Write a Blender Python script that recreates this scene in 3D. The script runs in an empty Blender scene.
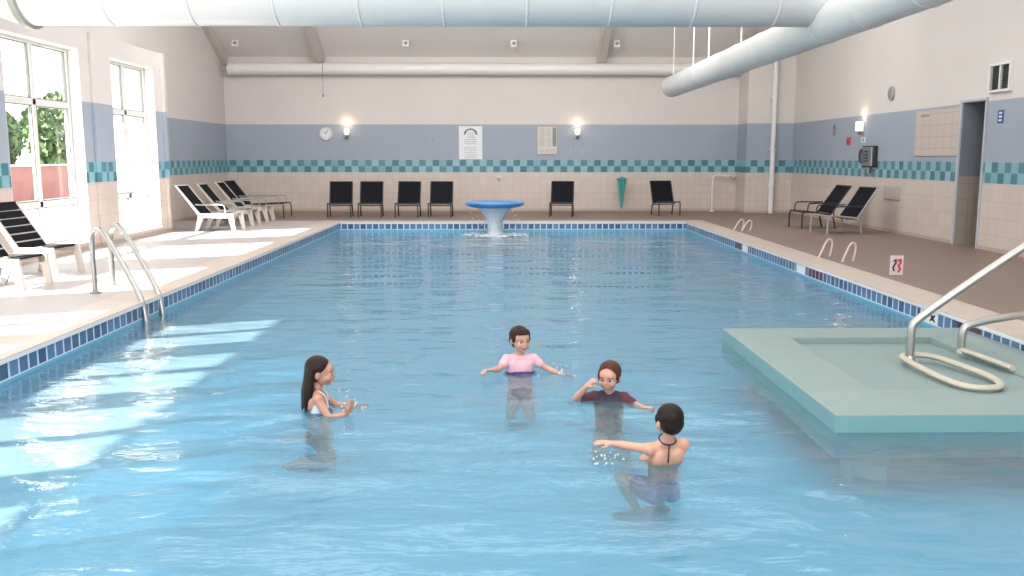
import bpy, bmesh, math, random
from mathutils import Vector, Matrix, Euler, noise
random.seed(7)
sc = bpy.context.scene
COL = sc.collection
PI = math.pi

# ------------------------------------------------------------------ camera
cam_d = bpy.data.cameras.new('camera'); cam = bpy.data.objects.new('camera', cam_d); COL.objects.link(cam)
cam_d.sensor_width = 36; cam_d.lens = 36 * 900 / 1024; cam_d.clip_end = 300; cam_d.clip_start = 0.05
cam.location = (0, 0, 1.6)
cam.rotation_euler = (PI / 2 - math.atan(131 / 900), 0, -math.atan(12 / 900))
sc.camera = cam
sc.view_settings.view_transform = 'Standard'; sc.view_settings.look = 'None'
sc.view_settings.exposure = 0.0; sc.view_settings.gamma = 1; sc.view_settings.use_curve_mapping = False

# ------------------------------------------------------------------ world, sun, lights
W = bpy.data.worlds.new('world'); sc.world = W; W.use_nodes = True
wn = W.node_tree.nodes; wn.clear()
wo = wn.new('ShaderNodeOutputWorld'); wb = wn.new('ShaderNodeBackground')
wb.inputs[0].default_value = (0.90, 0.95, 1.0, 1); wb.inputs[1].default_value = 4.6
W.node_tree.links.new(wb.outputs[0], wo.inputs[0])
sd = bpy.data.lights.new('sun', 'SUN'); sun = bpy.data.objects.new('sun', sd); COL.objects.link(sun)
sd.energy = 42.0; sd.angle = math.radians(0.7); sd.color = (1, 0.965, 0.92)
sun.rotation_euler = Vector((1, 0.40, -0.72)).to_track_quat('-Z', 'Y').to_euler()
sun.location = (-20, 0, 20)

def area(name, loc, rot, sx, sy, power, color=(1, 1, 1)):
    d = bpy.data.lights.new(name, 'AREA'); d.shape = 'RECTANGLE'; d.size = sx; d.size_y = sy; d.energy = power; d.color = color
    o = bpy.data.objects.new(name, d); COL.objects.link(o); o.location = loc; o.rotation_euler = rot
    return o
for yy in (0.5, 8.5, 17.0):
    area('fill_light', (0.0, yy, 6.4), (0, 0, 0), 13.0, 7.0, 560, (1.0, 0.96, 0.92))  # added soft fills overhead, out of view, to brighten the hall
area('fill_light', (0.0, 18.0, 5.6), (math.radians(84), 0, 0), 12.0, 1.4, 330, (1.0, 0.96, 0.92))  # added fill turned towards the back wall and ceiling slope
sc.cycles.max_bounces = 8; sc.cycles.diffuse_bounces = 4; sc.cycles.transparent_max_bounces = 16
sc.cycles.caustics_reflective = False; sc.cycles.caustics_refractive = False; sc.cycles.sample_clamp_indirect = 6

# ------------------------------------------------------------------ node helpers
class NT:
    def __init__(s, name):
        s.m = bpy.data.materials.new(name); s.m.use_nodes = True; s.t = s.m.node_tree; s.t.nodes.clear()
        s.out = s.t.nodes.new('ShaderNodeOutputMaterial')
    def n(s, kind, **kw):
        x = s.t.nodes.new(kind)
        for k, v in kw.items(): setattr(x, k, v)
        return x
    def l(s, a, b): s.t.links.new(a, b)
    def val(s, sock, v):
        if isinstance(v, bpy.types.NodeSocket): s.l(v, sock)
        else:
            if hasattr(sock.default_value, '__len__') and not hasattr(v, '__len__'): v = [v] * len(sock.default_value)
            if hasattr(v, '__len__') and len(v) == 3 and len(sock.default_value) == 4: v = (*v, 1)
            sock.default_value = v
    def math(s, op, a, b=0.0, c=0.0):
        x = s.n('ShaderNodeMath', operation=op); s.val(x.inputs[0], a); s.val(x.inputs[1], b); s.val(x.inputs[2], c); return x.outputs[0]
    def mix(s, f, a, b):
        x = s.n('ShaderNodeMix', data_type='RGBA'); s.val(x.inputs[0], f); s.val(x.inputs[6], a); s.val(x.inputs[7], b); return x.outputs[2]
    def xyz(s):
        g = s.n('ShaderNodeNewGeometry'); p = s.n('ShaderNodeSeparateXYZ'); s.l(g.outputs['Position'], p.inputs[0]); return g.outputs['Position'], p.outputs[0], p.outputs[1], p.outputs[2]
    def comb(s, a, b, c=0.0):
        x = s.n('ShaderNodeCombineXYZ'); s.val(x.inputs[0], a); s.val(x.inputs[1], b); s.val(x.inputs[2], c); return x.outputs[0]
    def noise(s, vec, scale, detail=3, rough=0.5):
        x = s.n('ShaderNodeTexNoise'); s.val(x.inputs['Scale'], scale); s.val(x.inputs['Detail'], detail); s.val(x.inputs['Roughness'], rough)
        if vec is not None: s.l(vec, x.inputs['Vector'])
        return x.outputs[0]
    def bump(s, h, strength, dist=0.01):
        x = s.n('ShaderNodeBump'); s.val(x.inputs['Strength'], strength); s.val(x.inputs['Distance'], dist); s.l(h, x.inputs['Height']); return x.outputs[0]
    def bsdf(s, col, rough=0.5, metal=0.0, normal=None, spec=0.5, **kw):
        p = s.n('ShaderNodeBsdfPrincipled'); s.val(p.inputs['Base Color'], col); s.val(p.inputs['Roughness'], rough)
        s.val(p.inputs['Metallic'], metal); s.val(p.inputs['Specular IOR Level'], spec)
        if normal: s.l(normal, p.inputs['Normal'])
        for k, v in kw.items(): s.val(p.inputs[k], v)
        s.l(p.outputs[0], s.out.inputs[0]); return p
def grid(t, u, v, su, sv, g):          # 1 on grout lines
    fu = t.math('FRACT', t.math('DIVIDE', u, su)); fv = t.math('FRACT', t.math('DIVIDE', v, sv))
    return t.math('MAXIMUM', t.math('LESS_THAN', fu, g / su), t.math('LESS_THAN', fv, g / sv))
MATS = {}
def plain(name, col, rough=0.5, metal=0.0, vary=0.06, scale=12, spec=0.5, bump=0.0, **kw):
    if name in MATS: return MATS[name]
    t = NT(name); tc = t.n('ShaderNodeTexCoord'); nz = t.noise(tc.outputs['Object'], scale, 4)
    d = tuple(max(0, c * (1 - vary)) for c in col); b = tuple(min(1, c * (1 + vary)) for c in col)
    c = t.mix(nz, d, b); nm = t.bump(nz, bump) if bump else None
    t.bsdf(c, rough, metal, nm, spec, **kw); MATS[name] = t.m; return t.m

def wall_material(name, axis):
    t = NT(name); pos, x, y, z = t.xyz(); u = y if axis == 'y' else x
    nz = t.noise(pos, 0.7, 3); nf = t.noise(pos, 5, 3)
    upper = t.mix(nz, (0.66, 0.615, 0.595), (0.72, 0.68, 0.66))
    blue = t.mix(nz, (0.33, 0.38, 0.465), (0.375, 0.43, 0.515))
    # beige wall tile
    su = 0.2 if axis == 'x' else 0.3; sv = 0.2 if axis == 'x' else 0.285
    g = grid(t, t.math('ADD', u, 50), t.math('ADD', z, 10 - 1.15 + sv * 10), su, sv, 0.008)
    cell = t.n('ShaderNodeTexWhiteNoise'); cell.noise_dimensions = '2D'
    t.l(t.comb(t.math('FLOOR', t.math('DIVIDE', u, su)), t.math('FLOOR', t.math('DIVIDE', t.math('ADD', z, 10 - 1.15), sv))), cell.inputs[0])
    beige = t.mix(cell.outputs[0], (0.61, 0.525, 0.47), (0.645, 0.56, 0.505))
    beige = t.mix(t.math('MULTIPLY', g, .7), beige, (0.45, 0.38, 0.34))
    # teal check band
    iu = t.math('FLOOR', t.math('DIVIDE', t.math('ADD', u, 50), 0.2)); iv = t.math('FLOOR', t.math('DIVIDE', t.math('SUBTRACT', z, 1.15), 0.18))
    par = t.math('FLOORED_MODULO', t.math('ADD', iu, iv), 2)
    wn2 = t.n('ShaderNodeTexWhiteNoise'); wn2.noise_dimensions = '2D'; t.l(t.comb(iu, iv), wn2.inputs[0])
    light = t.mix(wn2.outputs[0], (0.19, 0.41, 0.48), (0.27, 0.51, 0.57)); dark = t.mix(wn2.outputs[0], (0.06, 0.18, 0.25), (0.10, 0.26, 0.34))
    band = t.mix(par, light, dark)
    g2 = grid(t, t.math('ADD', u, 50), t.math('SUBTRACT', z, 1.15), 0.2, 0.18, 0.006)
    band = t.mix(t.math('MULTIPLY', g2, 0.5), band, (0.45, 0.6, 0.62))
    c = t.mix(t.math('GREATER_THAN', z, 1.15), beige, band)
    c = t.mix(t.math('GREATER_THAN', z, 1.51), c, blue)
    c = t.mix(t.math('GREATER_THAN', z, 2.55), c, upper)
    c = t.mix(t.math('LESS_THAN', z, 0.07), c, (0.50, 0.40, 0.33))
    tiled = t.math('LESS_THAN', z, 1.51)
    r = t.math('SUBTRACT', 0.75, t.math('MULTIPLY', tiled, 0.4))
    t.bsdf(c, r, spec=0.35, normal=t.bump(t.math('MULTIPLY', t.math('SUBTRACT', 1, g), tiled), 0.25, 0.003))
    return t.m
M_wx = wall_material('wall_finish_along_x', 'x'); M_wy = wall_material('wall_finish_along_y', 'y')
M_upper = plain('off_white_paint', (0.80, 0.76, 0.735), 0.8, vary=0.05, scale=0.8)
M_white = plain('white_enamel', (0.78, 0.77, 0.76), 0.4)
M_reveal = plain('white_reveal_paint', (0.74, 0.70, 0.68), 0.6)
M_duct = None
def duct_mat():
    t = NT('painted_duct'); tc = t.n('ShaderNodeTexCoord'); sp = t.n('ShaderNodeSeparateXYZ'); t.l(tc.outputs['Object'], sp.inputs[0])
    nz = t.noise(tc.outputs['Object'], 1.5, 4)
    t.bsdf(t.mix(nz, (0.68, 0.70, 0.72), (0.74, 0.76, 0.775)), 0.35, spec=0.5, normal=t.bump(nz, 0.15, 0.01)); return t.m
M_duct = duct_mat()
def deck_mat():
    t = NT('deck_floor'); pos, x, y, z = t.xyz()
    nz = t.noise(pos, 2.2, 5); nf = t.noise(pos, 60, 2)
    brown = t.mix(nz, (0.215, 0.150, 0.122), (0.275, 0.198, 0.165))
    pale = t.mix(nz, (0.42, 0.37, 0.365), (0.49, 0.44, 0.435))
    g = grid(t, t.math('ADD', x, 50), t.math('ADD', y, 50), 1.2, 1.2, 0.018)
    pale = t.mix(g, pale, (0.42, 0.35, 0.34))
    gb = grid(t, t.math('ADD', x, 50), t.math('ADD', y, 50), 0.2, 0.2, 0.006)
    brown = t.mix(t.math('MULTIPLY', gb, 0.35), brown, (0.16, 0.12, 0.10))
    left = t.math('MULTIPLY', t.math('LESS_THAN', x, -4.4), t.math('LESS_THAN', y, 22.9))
    c = t.mix(left, brown, pale)  # left deck coloured paler, standing in for brightness near the windows
    t.bsdf(c, t.math('ADD', 0.42, t.math('MULTIPLY', nz, 0.2)), spec=0.35, normal=t.bump(nf, 0.08, 0.004)); return t.m
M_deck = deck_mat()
def coping_mat():
    t = NT('coping_stone'); pos, x, y, z = t.xyz(); nz = t.noise(pos, 3, 4)
    g = t.math('LESS_THAN', t.math('FRACT', t.math('DIVIDE', t.math('ADD', y, 50), 0.61)), 0.012)
    top = t.mix(t.math('MULTIPLY', g, 0.5), t.mix(nz, (0.48, 0.40, 0.345), (0.57, 0.485, 0.43)), (0.33, 0.27, 0.24))
    c = t.mix(t.math('LESS_THAN', z, -0.006), top, (0.72, 0.74, 0.76))
    t.bsdf(c, 0.5, spec=0.4); return t.m
M_coping = coping_mat()
def pool_mat(name, axis):
    t = NT(name); pos, x, y, z = t.xyz(); u = y if axis == 'y' else x; nz = t.noise(pos, 1.2, 3)
    body = t.mix(nz, (0.12, 0.42, 0.60), (0.15, 0.46, 0.64))
    iu = t.math('FLOOR', t.math('DIVIDE', t.math('ADD', u, 50), 0.155))
    w = t.n('ShaderNodeTexWhiteNoise'); w.noise_dimensions = '1D'; t.l(iu, w.inputs['W'])
    tile = t.mix(w.outputs[0], (0.018, 0.065, 0.17), (0.085, 0.21, 0.38))
    tile = t.mix(t.math('MULTIPLY', t.noise(pos, 40, 2), 0.10), tile, (0.4, 0.55, 0.75))
    g = t.math('LESS_THAN', t.math('FRACT', t.math('DIVIDE', t.math('ADD', u, 50), 0.155)), 0.17)
    g = t.math('MAXIMUM', g, t.math('GREATER_THAN', z, -0.052)); g = t.math('MAXIMUM', g, t.math('LESS_THAN', z, -0.178))
    tile = t.mix(g, tile, (0.62, 0.72, 0.82))
    c = t.mix(t.math('GREATER_THAN', z, -0.19), body, tile)
    t.bsdf(c, 0.35, spec=0.4); return t.m
M_px = pool_mat('pool_wall_along_x', 'x'); M_py = pool_mat('pool_wall_along_y', 'y')
def poolfloor_mat():
    t = NT('pool_floor_plaster'); pos, x, y, z = t.xyz(); nz = t.noise(pos, 0.5, 3)
    t.bsdf(t.mix(nz, (0.15, 0.52, 0.74), (0.18, 0.57, 0.78)), 0.6, spec=0.2); return t.m
M_pf = poolfloor_mat()
def water_mat():
    t = NT('pool_water'); pos, x, y, z = t.xyz()
    warp = t.noise(pos, 0.9, 2)
    v = t.comb(t.math('ADD', t.math('MULTIPLY', x, 0.75), warp), t.math('MULTIPLY', y, 1.5), warp)
    swell = t.noise(v, 1.3, 2, 0.4); rip = t.noise(v, 5.5, 3, 0.5)
    h = t.math('ADD', swell, t.math('MULTIPLY', rip, 0.16))
    nm = t.bump(h, 0.42, 0.16)
    fr = t.n('ShaderNodeFresnel'); t.val(fr.inputs['IOR'], 1.33); t.l(nm, fr.inputs['Normal'])
    gl = t.n('ShaderNodeBsdfGlossy'); t.val(gl.inputs['Roughness'], 0.03); t.val(gl.inputs['Color'], (1, 1, 1)); t.l(nm, gl.inputs['Normal'])
    tr = t.n('ShaderNodeBsdfTransparent'); t.val(tr.inputs['Color'], (0.68, 0.90, 0.98))
    rf = t.n('ShaderNodeBsdfRefraction'); t.val(rf.inputs['Color'], (0.80, 0.96, 0.99)); t.val(rf.inputs['IOR'], 1.12); t.val(rf.inputs['Roughness'], 0.0); t.l(nm, rf.inputs['Normal'])
    df = t.n('ShaderNodeBsdfDiffuse'); t.val(df.inputs['Color'], (0.52, 0.76, 0.87))
    m1 = t.n('ShaderNodeMixShader'); t.val(m1.inputs[0], 0.30); t.l(tr.outputs[0], m1.inputs[1]); t.l(rf.outputs[0], m1.inputs[2])
    m2 = t.n('ShaderNodeMixShader'); t.val(m2.inputs[0], 0.13); t.l(m1.outputs[0], m2.inputs[1]); t.l(df.outputs[0], m2.inputs[2])
    m3 = t.n('ShaderNodeMixShader'); t.l(t.math('MINIMUM', fr.outputs[0], 0.9), m3.inputs[0]); t.l(m2.outputs[0], m3.inputs[1]); t.l(gl.outputs[0], m3.inputs[2])
    t.l(m3.outputs[0], t.out.inputs[0]); return t.m
M_water = water_mat()
def glass_mat():
    t = NT('window_glass'); lw = t.n('ShaderNodeLayerWeight'); t.val(lw.inputs['Blend'], 0.5)
    fc = t.math('ADD', 0.02, t.math('MULTIPLY', t.math('POWER', lw.outputs['Facing'], 5.0), 0.5))
    gl = t.n('ShaderNodeBsdfGlossy'); t.val(gl.inputs['Roughness'], 0.0); tr = t.n('ShaderNodeBsdfTransparent'); t.val(tr.inputs['Color'], (0.97, 0.98, 0.98))
    m = t.n('ShaderNodeMixShader'); t.l(fc, m.inputs[0]); t.l(tr.outputs[0], m.inputs[1]); t.l(gl.outputs[0], m.inputs[2]); t.l(m.outputs[0], t.out.inputs[0]); return t.m
M_glass = glass_mat()
def emit(name, col, s):
    t = NT(name); e = t.n('ShaderNodeEmission'); t.val(e.inputs[0], col); t.val(e.inputs[1], s); t.l(e.outputs[0], t.out.inputs[0]); return t.m
M_black = plain('black_sling_fabric', (0.010, 0.011, 0.016), 0.9, vary=0.25, scale=40, spec=.15)
M_blackmetal = plain('black_powder_coat', (0.025, 0.025, 0.028), 0.45)
M_slatwhite = plain('white_plastic', (0.74, 0.72, 0.70), 0.4)
M_beigeplastic = plain('pale_beige_plastic', (0.58, 0.54, 0.48), 0.45)
M_greyframe = plain('grey_frame', (0.36, 0.35, 0.34), 0.4)
M_steel = plain('brushed_steel', (0.42, 0.42, 0.40), 0.30, metal=0.9, vary=0.08, scale=8)
M_foam = plain('cream_rail_foot', (0.46, 0.43, 0.35), 0.45)
M_teal = plain('teal_canvas', (0.06, 0.36, 0.34), 0.7)
M_bluefib = plain('blue_fibreglass', (0.05, 0.25, 0.62), 0.3)
M_dark = plain('dark_ink', (0.05, 0.055, 0.07), 0.6)
M_grey = plain('grey_ink', (0.25, 0.26, 0.28), 0.6)
M_red = plain('red_paint', (0.55, 0.05, 0.10), 0.5)
M_maroon = plain('maroon_tile', (0.10, 0.02, 0.05), 0.35)
M_paper = plain('white_board', (0.78, 0.80, 0.84), 0.6)
M_cream = plain('cream_board', (0.66, 0.64, 0.60), 0.6)
M_navy = plain('blue_sign_paint', (0.03, 0.10, 0.28), 0.5)
M_platform = plain('pale_teal_fibreglass', (0.205, 0.29, 0.285), 0.45, vary=0.05, scale=2)
M_platside = plain('pale_aqua_edge', (0.36, 0.58, 0.60), 0.45, vary=0.04)
M_pink = plain('pink_white_plastic', (0.72, 0.55, 0.53), 0.45)

# ------------------------------------------------------------------ mesh helpers
class MB:
    def __init__(s): s.b = bmesh.new()
    def box(s, x0, x1, y0, y1, z0, z1, bevel=0.0, M=None):
        r = bmesh.ops.create_cube(s.b, size=1); vs = r['verts']
        bmesh.ops.scale(s.b, vec=(x1 - x0, y1 - y0, z1 - z0), verts=vs)
        bmesh.ops.translate(s.b, vec=((x0 + x1) / 2, (y0 + y1) / 2, (z0 + z1) / 2), verts=vs)
        if bevel:
            es = list({e for v in vs for e in v.link_edges})
            r = bmesh.ops.bevel(s.b, geom=vs + es, offset=bevel, segments=2, profile=0.6, affect='EDGES'); vs = list({v for f in r['faces'] for v in f.verts} | {v for v in vs if v.is_valid})
        if M: bmesh.ops.transform(s.b, matrix=M, verts=vs)
        return s
    def quadprism(s, pts, thick):      # 4 coplanar pts -> slab
        a, b, c, d = [Vector(p) for p in pts]; n = (b - a).cross(d - a).normalized() * thick / 2
        vs = [s.b.verts.new(p - n) for p in (a, b, c, d)] + [s.b.verts.new(p + n) for p in (a, b, c, d)]
        for f in ((3, 2, 1, 0), (4, 5, 6, 7), (0, 1, 5, 4), (1, 2, 6, 5), (2, 3, 7, 6), (3, 0, 4, 7)): s.b.faces.new([vs[i] for i in f])
        return s
    def tube(s, pts, r, seg=10, rads=None, closed=False, smooth_n=0, flat=1.0):
        P = [Vector(p) for p in pts]
        for _ in range(smooth_n):
            Q = []; n = len(P)
            rng = range(n) if closed else range(n - 1)
            if not closed: Q.append(P[0])
            for i in rng:
                a, b = P[i], P[(i + 1) % n]; Q += [a * .75 + b * .25, a * .25 + b * .75]
            if not closed: Q.append(P[-1])
            P = Q
        rings = []; up = None; n = len(P)
        for i, p in enumerate(P):
            if closed: tdir = (P[(i + 1) % n] - P[i - 1]).normalized()
            else: tdir = (P[min(i + 1, n - 1)] - P[max(i - 1, 0)]).normalized()
            if up is None: up = Vector((0, 0, 1)) if abs(tdir.z) < .9 else Vector((0, 1, 0))
            sx = tdir.cross(up).normalized(); up = sx.cross(tdir).normalized()
            rr = rads[i] if rads and not smooth_n else r
            rings.append([s.b.verts.new(p + (sx * math.cos(2 * PI * k / seg) + up * math.sin(2 * PI * k / seg) * flat) * rr) for k in range(seg)])
        m = len(rings)
        for i in range(m if closed else m - 1):
            A, B = rings[i], rings[(i + 1) % m]
            for k in range(seg): s.b.faces.new((A[k], A[(k + 1) % seg], B[(k + 1) % seg], B[k]))
        if not closed:
            s.b.faces.new(rings[0][::-1]); s.b.faces.new(rings[-1])
        return s
    def lathe(s, prof, c=(0, 0, 0), seg=32, axis='z', wob=0.0):
        rings = []
        for r, h in prof:
            ring = []
            for k in range(seg):
                a = 2 * PI * k / seg; rr = r * (1 + wob * random.uniform(-1, 1))
                x, y = rr * math.cos(a), rr * math.sin(a)
                v = {'z': (x, y, h), 'x': (h, x, y), 'y': (x, h, y)}[axis]
                ring.append(s.b.verts.new(Vector(v) + Vector(c)))
            rings.append(ring)
        for A, B in zip(rings, rings[1:]):
            for k in range(seg): s.b.faces.new((A[k], A[(k + 1) % seg], B[(k + 1) % seg], B[k]))
        s.b.faces.new(rings[0][::-1]); s.b.faces.new(rings[-1]); return s
    def ball(s, c, r, M=None, sub=2):
        m = Matrix.Translation(c) @ (M or Matrix()) @ Matrix.Diagonal((*(r if hasattr(r, '__len__') else (r, r, r)), 1))
        bmesh.ops.create_icosphere(s.b, subdivisions=sub, radius=1, matrix=m); return s
    def build(s, name, mat, parent=None, smooth=False, loc=None):
        bmesh.ops.recalc_face_normals(s.b, faces=s.b.faces)
        me = bpy.data.meshes.new(name); s.b.to_mesh(me); s.b.free()
        if mat: me.materials.append(mat)
        if smooth:
            for p in me.polygons: p.use_smooth = True
            try: me.set_sharp_from_angle(angle=math.radians(40))
            except Exception: pass
        o = bpy.data.objects.new(name, me); COL.objects.link(o)
        if parent: o.parent = parent
        if loc: o.location = loc
        return o
def tag(o, label, cat, group=None, kind=None):
    o['label'] = label; o['category'] = cat
    if group: o['group'] = group
    if kind: o['kind'] = kind
    return o
def thing(name, label, cat, loc=(0, 0, 0), rz=0, group=None):
    o = bpy.data.objects.new(name, None); COL.objects.link(o); o.location = loc; o.rotation_euler = (0, 0, rz); o.empty_display_size = .1
    return tag(o, label, cat, group)
def struct(name, mb, mat, parent=None, **k):
    o = mb.build(name, mat, parent, **k)
    if not parent: o['kind'] = 'structure'
    return o
def dup(root, loc, rz, label, group=None):
    r = root.copy(); COL.objects.link(r); r.location = loc; r.rotation_euler = (0, 0, rz); r['label'] = label
    if group: r['group'] = group
    for ch in list(root.children):
        c = ch.copy(); COL.objects.link(c); c.parent = r
        for g in list(ch.children):
            d = g.copy(); COL.objects.link(d); d.parent = c
    return r

# ------------------------------------------------------------------ room shell
LX, FX, RX, BY, NY = -7.2, -8.07, 8.4, 27.0, -5.0
PX0, PX1, PY0, PY1, ZW, ZF = -4.0, 4.65, -1.0, 22.45, -0.22, -0.67
# deck (ring of slabs round the pool)
m = MB(); zt, zb = 0.0, -0.05
CW = 0.5
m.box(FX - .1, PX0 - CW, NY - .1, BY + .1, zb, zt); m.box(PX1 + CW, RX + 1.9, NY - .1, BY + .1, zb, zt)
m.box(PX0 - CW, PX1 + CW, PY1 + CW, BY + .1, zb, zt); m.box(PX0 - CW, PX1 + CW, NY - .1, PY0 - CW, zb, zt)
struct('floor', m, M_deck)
m = MB(); z0, z1 = -0.045, 0.004; ov = 0.02
m.box(PX0 - CW, PX0 + ov, PY0 - CW, PY1 + CW, z0, z1, .006); m.box(PX1 - ov, PX1 + CW, PY0 - CW, PY1 + CW, z0, z1, .006)
m.box(PX0 + ov, PX1 - ov, PY1 - ov, PY1 + CW, z0, z1, .006); m.box(PX0 + ov, PX1 - ov, PY0 - CW, PY0 + ov, z0, z1, .006)
struct('trim_1', m, M_coping)
m = MB(); m.box(PX0 - .25, PX0, PY0, PY1, ZF, -.046); struct('wall_pool_left', m, M_py)
m = MB(); m.box(PX1, PX1 + .25, PY0, PY1, ZF, -.046); struct('wall_pool_right', m, M_py)
m = MB(); m.box(PX0 - .25, PX1 + .25, PY1, PY1 + .25, ZF, -.046); struct('wall_pool_far', m, M_px)
m = MB(); m.box(PX0 - .25, PX1 + .25, PY0 - .25, PY0, ZF, -.046); struct('wall_pool_near', m, M_px)
m = MB(); m.box(PX0 - .25, PX1 + .25, PY0 - .25, PY1 + .25, ZF - .1, ZF); struct('floor_pool', m, M_pf)
# water surface
m = MB(); bmesh.ops.create_grid(m.b, x_segments=2, y_segments=2, size=0.5)
bmesh.ops.scale(m.b, vec=(PX1 - PX0, PY1 - PY0, 1), verts=m.b.verts); bmesh.ops.translate(m.b, vec=((PX0 + PX1) / 2, (PY0 + PY1) / 2, ZW), verts=m.b.verts)
w = m.build('pool_water', M_water)
if w.data.polygons[0].normal.z < 0: w.data.flip_normals()
w.data.update()
tag(w, 'clear rippling light blue water filling the swimming pool', 'water', kind='stuff')

# back wall, chase, left far wall
m = MB(); m.box(FX - .3, RX + .3, BY, BY + .3, -.05, 9); struct('wall_back', m, M_wx)
m = MB(); m.box(7.06, RX, 26.0, BY, 0, 7); struct('wall_chase', m, M_wx)
m = MB(); m.box(FX - .3, FX, 19.42, BY, -.05, 9); struct('wall_left_far', m, M_wy)
m = MB(); m.box(-7.62, -7.42, NY - .3, 8.6, 3.7, 9); m.box(FX - .3, FX, 8.6, 19.42, 3.7, 9); m.box(FX - .3, -7.53, 8.6, 19.42, 3.62, 3.76); m.box(FX - .3, -7.62, 8.5, 8.6, 3.7, 9); struct('wall_left_upper', m, M_wy)
m = MB(); m.box(-8.58, -7.53, 19.30, 19.4, -.1, 3.6); struct('wall_outside_return', m, plain('white_render', (.8, .79, .77), .8))
# left window wall with openings
WIN = [(-1.2, .6), (1.1, 2.7), (3.1, 4.7), (5.0, 6.45), (6.8, 8.2), (9.6, 12.0), (13.45, 15.9), (17.15, 19.25)]
WZ0, WZ1, TOP = 0.12, 3.43, 3.77
m = MB(); X0, X1 = LX - .32, LX; yc = NY - .3
for (a0, a1) in WIN:
    m.box(X0, X1, yc, a0, 0, TOP); m.box(X0, X1, a0, a1, 0, WZ0); m.box(X0, X1, a0, a1, WZ1, TOP); yc = a1
m.box(X0, X1, yc, 19.72, 0, TOP); m.box(FX, X0, 19.42, 19.72, 0, TOP); 
struct('wall_left', m, M_wy)
for i, (a0, a1) in enumerate([(16.28, 16.62)]):
    m = MB(); m.box(LX, LX + .05, a0, a1, 0, TOP, .006); struct('trim_%d' % (i + 2), m, M_wy)
m = MB(); m.box(LX, LX + .06, 19.62, 19.74, 0, TOP, .006); struct('trim_3', m, M_wy)
for i, (a0, a1) in enumerate(WIN):
    root = bpy.data.objects.new('window_%d' % (i + 1), None); COL.objects.link(root); root.location = (LX - .24, (a0 + a1) / 2, WZ0); root['kind'] = 'structure'
    h = WZ1 - WZ0; w2 = (a1 - a0) / 2
    m = MB(); t = .06
    m.box(-.04, .05, -w2, -w2 + t, 0, h, .006); m.box(-.04, .05, w2 - t, w2, 0, h, .006); m.box(-.04, .05, -w2 + t, w2 - t, 0, t, .006); m.box(-.04, .05, -w2 + t, w2 - t, h - t, h, .006)
    m.box(-.035, .045, -.05, .05, t, h - t, .006)
    for zz in (0.84 - WZ0, 2.47 - WZ0): m.box(-.035, .045, -w2 + t, w2 - t, zz - .05, zz + .05, .006)
    m.build('window_frame', M_white, root)
    m = MB()
    for s_ in (-1, 1):
        for z0_, z1_ in ((t, .79 - WZ0), (.89 - WZ0, 2.42 - WZ0), (2.52 - WZ0, h - t)):
            y0_, y1_ = (-w2 + t, -.05) if s_ < 0 else (.05, w2 - t)
            m.box(-.02, .02, y0_, y0_ + .02, z0_, z1_); m.box(-.02, .02, y1_ - .02, y1_, z0_, z1_); m.box(-.02, .02, y0_ + .02, y1_ - .02, z0_, z0_ + .02); m.box(-.02, .02, y0_ + .02, y1_ - .02, z1_ - .02, z1_)
    m.build('sash', plain('grey_gasket', (.30, .31, .33), .5), root)
    m = MB(); m.box(-.004, .004, -w2 + t, w2 - t, t, h - t); m.build('pane', M_glass, root)
    m = MB(); m.box(.06, .27, -w2 + .001, w2 - .001, -.0, .02, .004); m.build('window_sill', M_reveal, root)
    m = MB(); m.box(.055, .239, w2 - .012, w2 + .002, .02, h - .002); m.box(.055, .239, -w2 - .002, -w2 + .012, .02, h - .002); m.box(.055, .239, -w2, w2, h - .012, h + .002); m.build('reveal_lining', M_reveal, root)
# unseen rear wall, its big opening added to let in fill daylight
m = MB(); m.box(FX - .3, -7, NY - .3, NY, 0, 9); m.box(7, RX + .3, NY - .3, NY, 0, 9); m.box(-7, 7, NY - .3, NY, 0, .7); m.box(-7, 7, NY - .3, NY, 5.9, 9)
for q in (-3.6, -.1, 3.4): m.box(q, q + .2, NY - .25, NY - .05, .7, 5.9)
struct('wall_rear', m, M_wx)
# right wall with doorway passage
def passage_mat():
    t = NT('shaded_passage_finish'); pos, x, y, z = t.xyz(); g = grid(t, t.math('ADD', x, 50), t.math('ADD', z, 10), .2, .285, .008)
    c = t.mix(g, (.40, .34, .30), (.28, .24, .22)); c = t.mix(t.math('GREATER_THAN', z, 1.25), c, (.22, .245, .29)); t.bsdf(c, .5, spec=.3); return t.m  # wall finish in darker colours, painting in the passage's shade
D0, D1, DZ = 15.7, 16.5, 2.57
m = MB(); m.box(RX, RX + .3, NY - .3, D0, 0, 9); m.box(RX, RX + .3, D1, BY, 0, 9); m.box(RX, RX + .3, D0, D1, DZ, 9); struct('wall_right', m, M_wy)
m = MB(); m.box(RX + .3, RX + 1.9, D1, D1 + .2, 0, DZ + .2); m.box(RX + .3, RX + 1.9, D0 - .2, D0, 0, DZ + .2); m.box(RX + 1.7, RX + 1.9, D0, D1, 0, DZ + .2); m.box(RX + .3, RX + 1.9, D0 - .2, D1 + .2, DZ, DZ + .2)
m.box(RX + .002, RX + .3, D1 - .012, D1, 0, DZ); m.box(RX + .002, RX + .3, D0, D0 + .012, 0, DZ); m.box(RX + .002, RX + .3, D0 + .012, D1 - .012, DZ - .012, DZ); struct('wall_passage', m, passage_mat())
m = MB(); m.box(RX - .03, RX + .0, D1, D1 + .07, 0, DZ + .02, .004); m.box(RX - .03, RX, D0 - .04, D0, 0, DZ + .02, .004); m.box(RX - .03, RX, D0 - .04, D1 + .07, DZ, DZ + .05, .004); struct('door_1', m, plain('pale_door_trim', (.50, .53, .58), .5))
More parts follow.
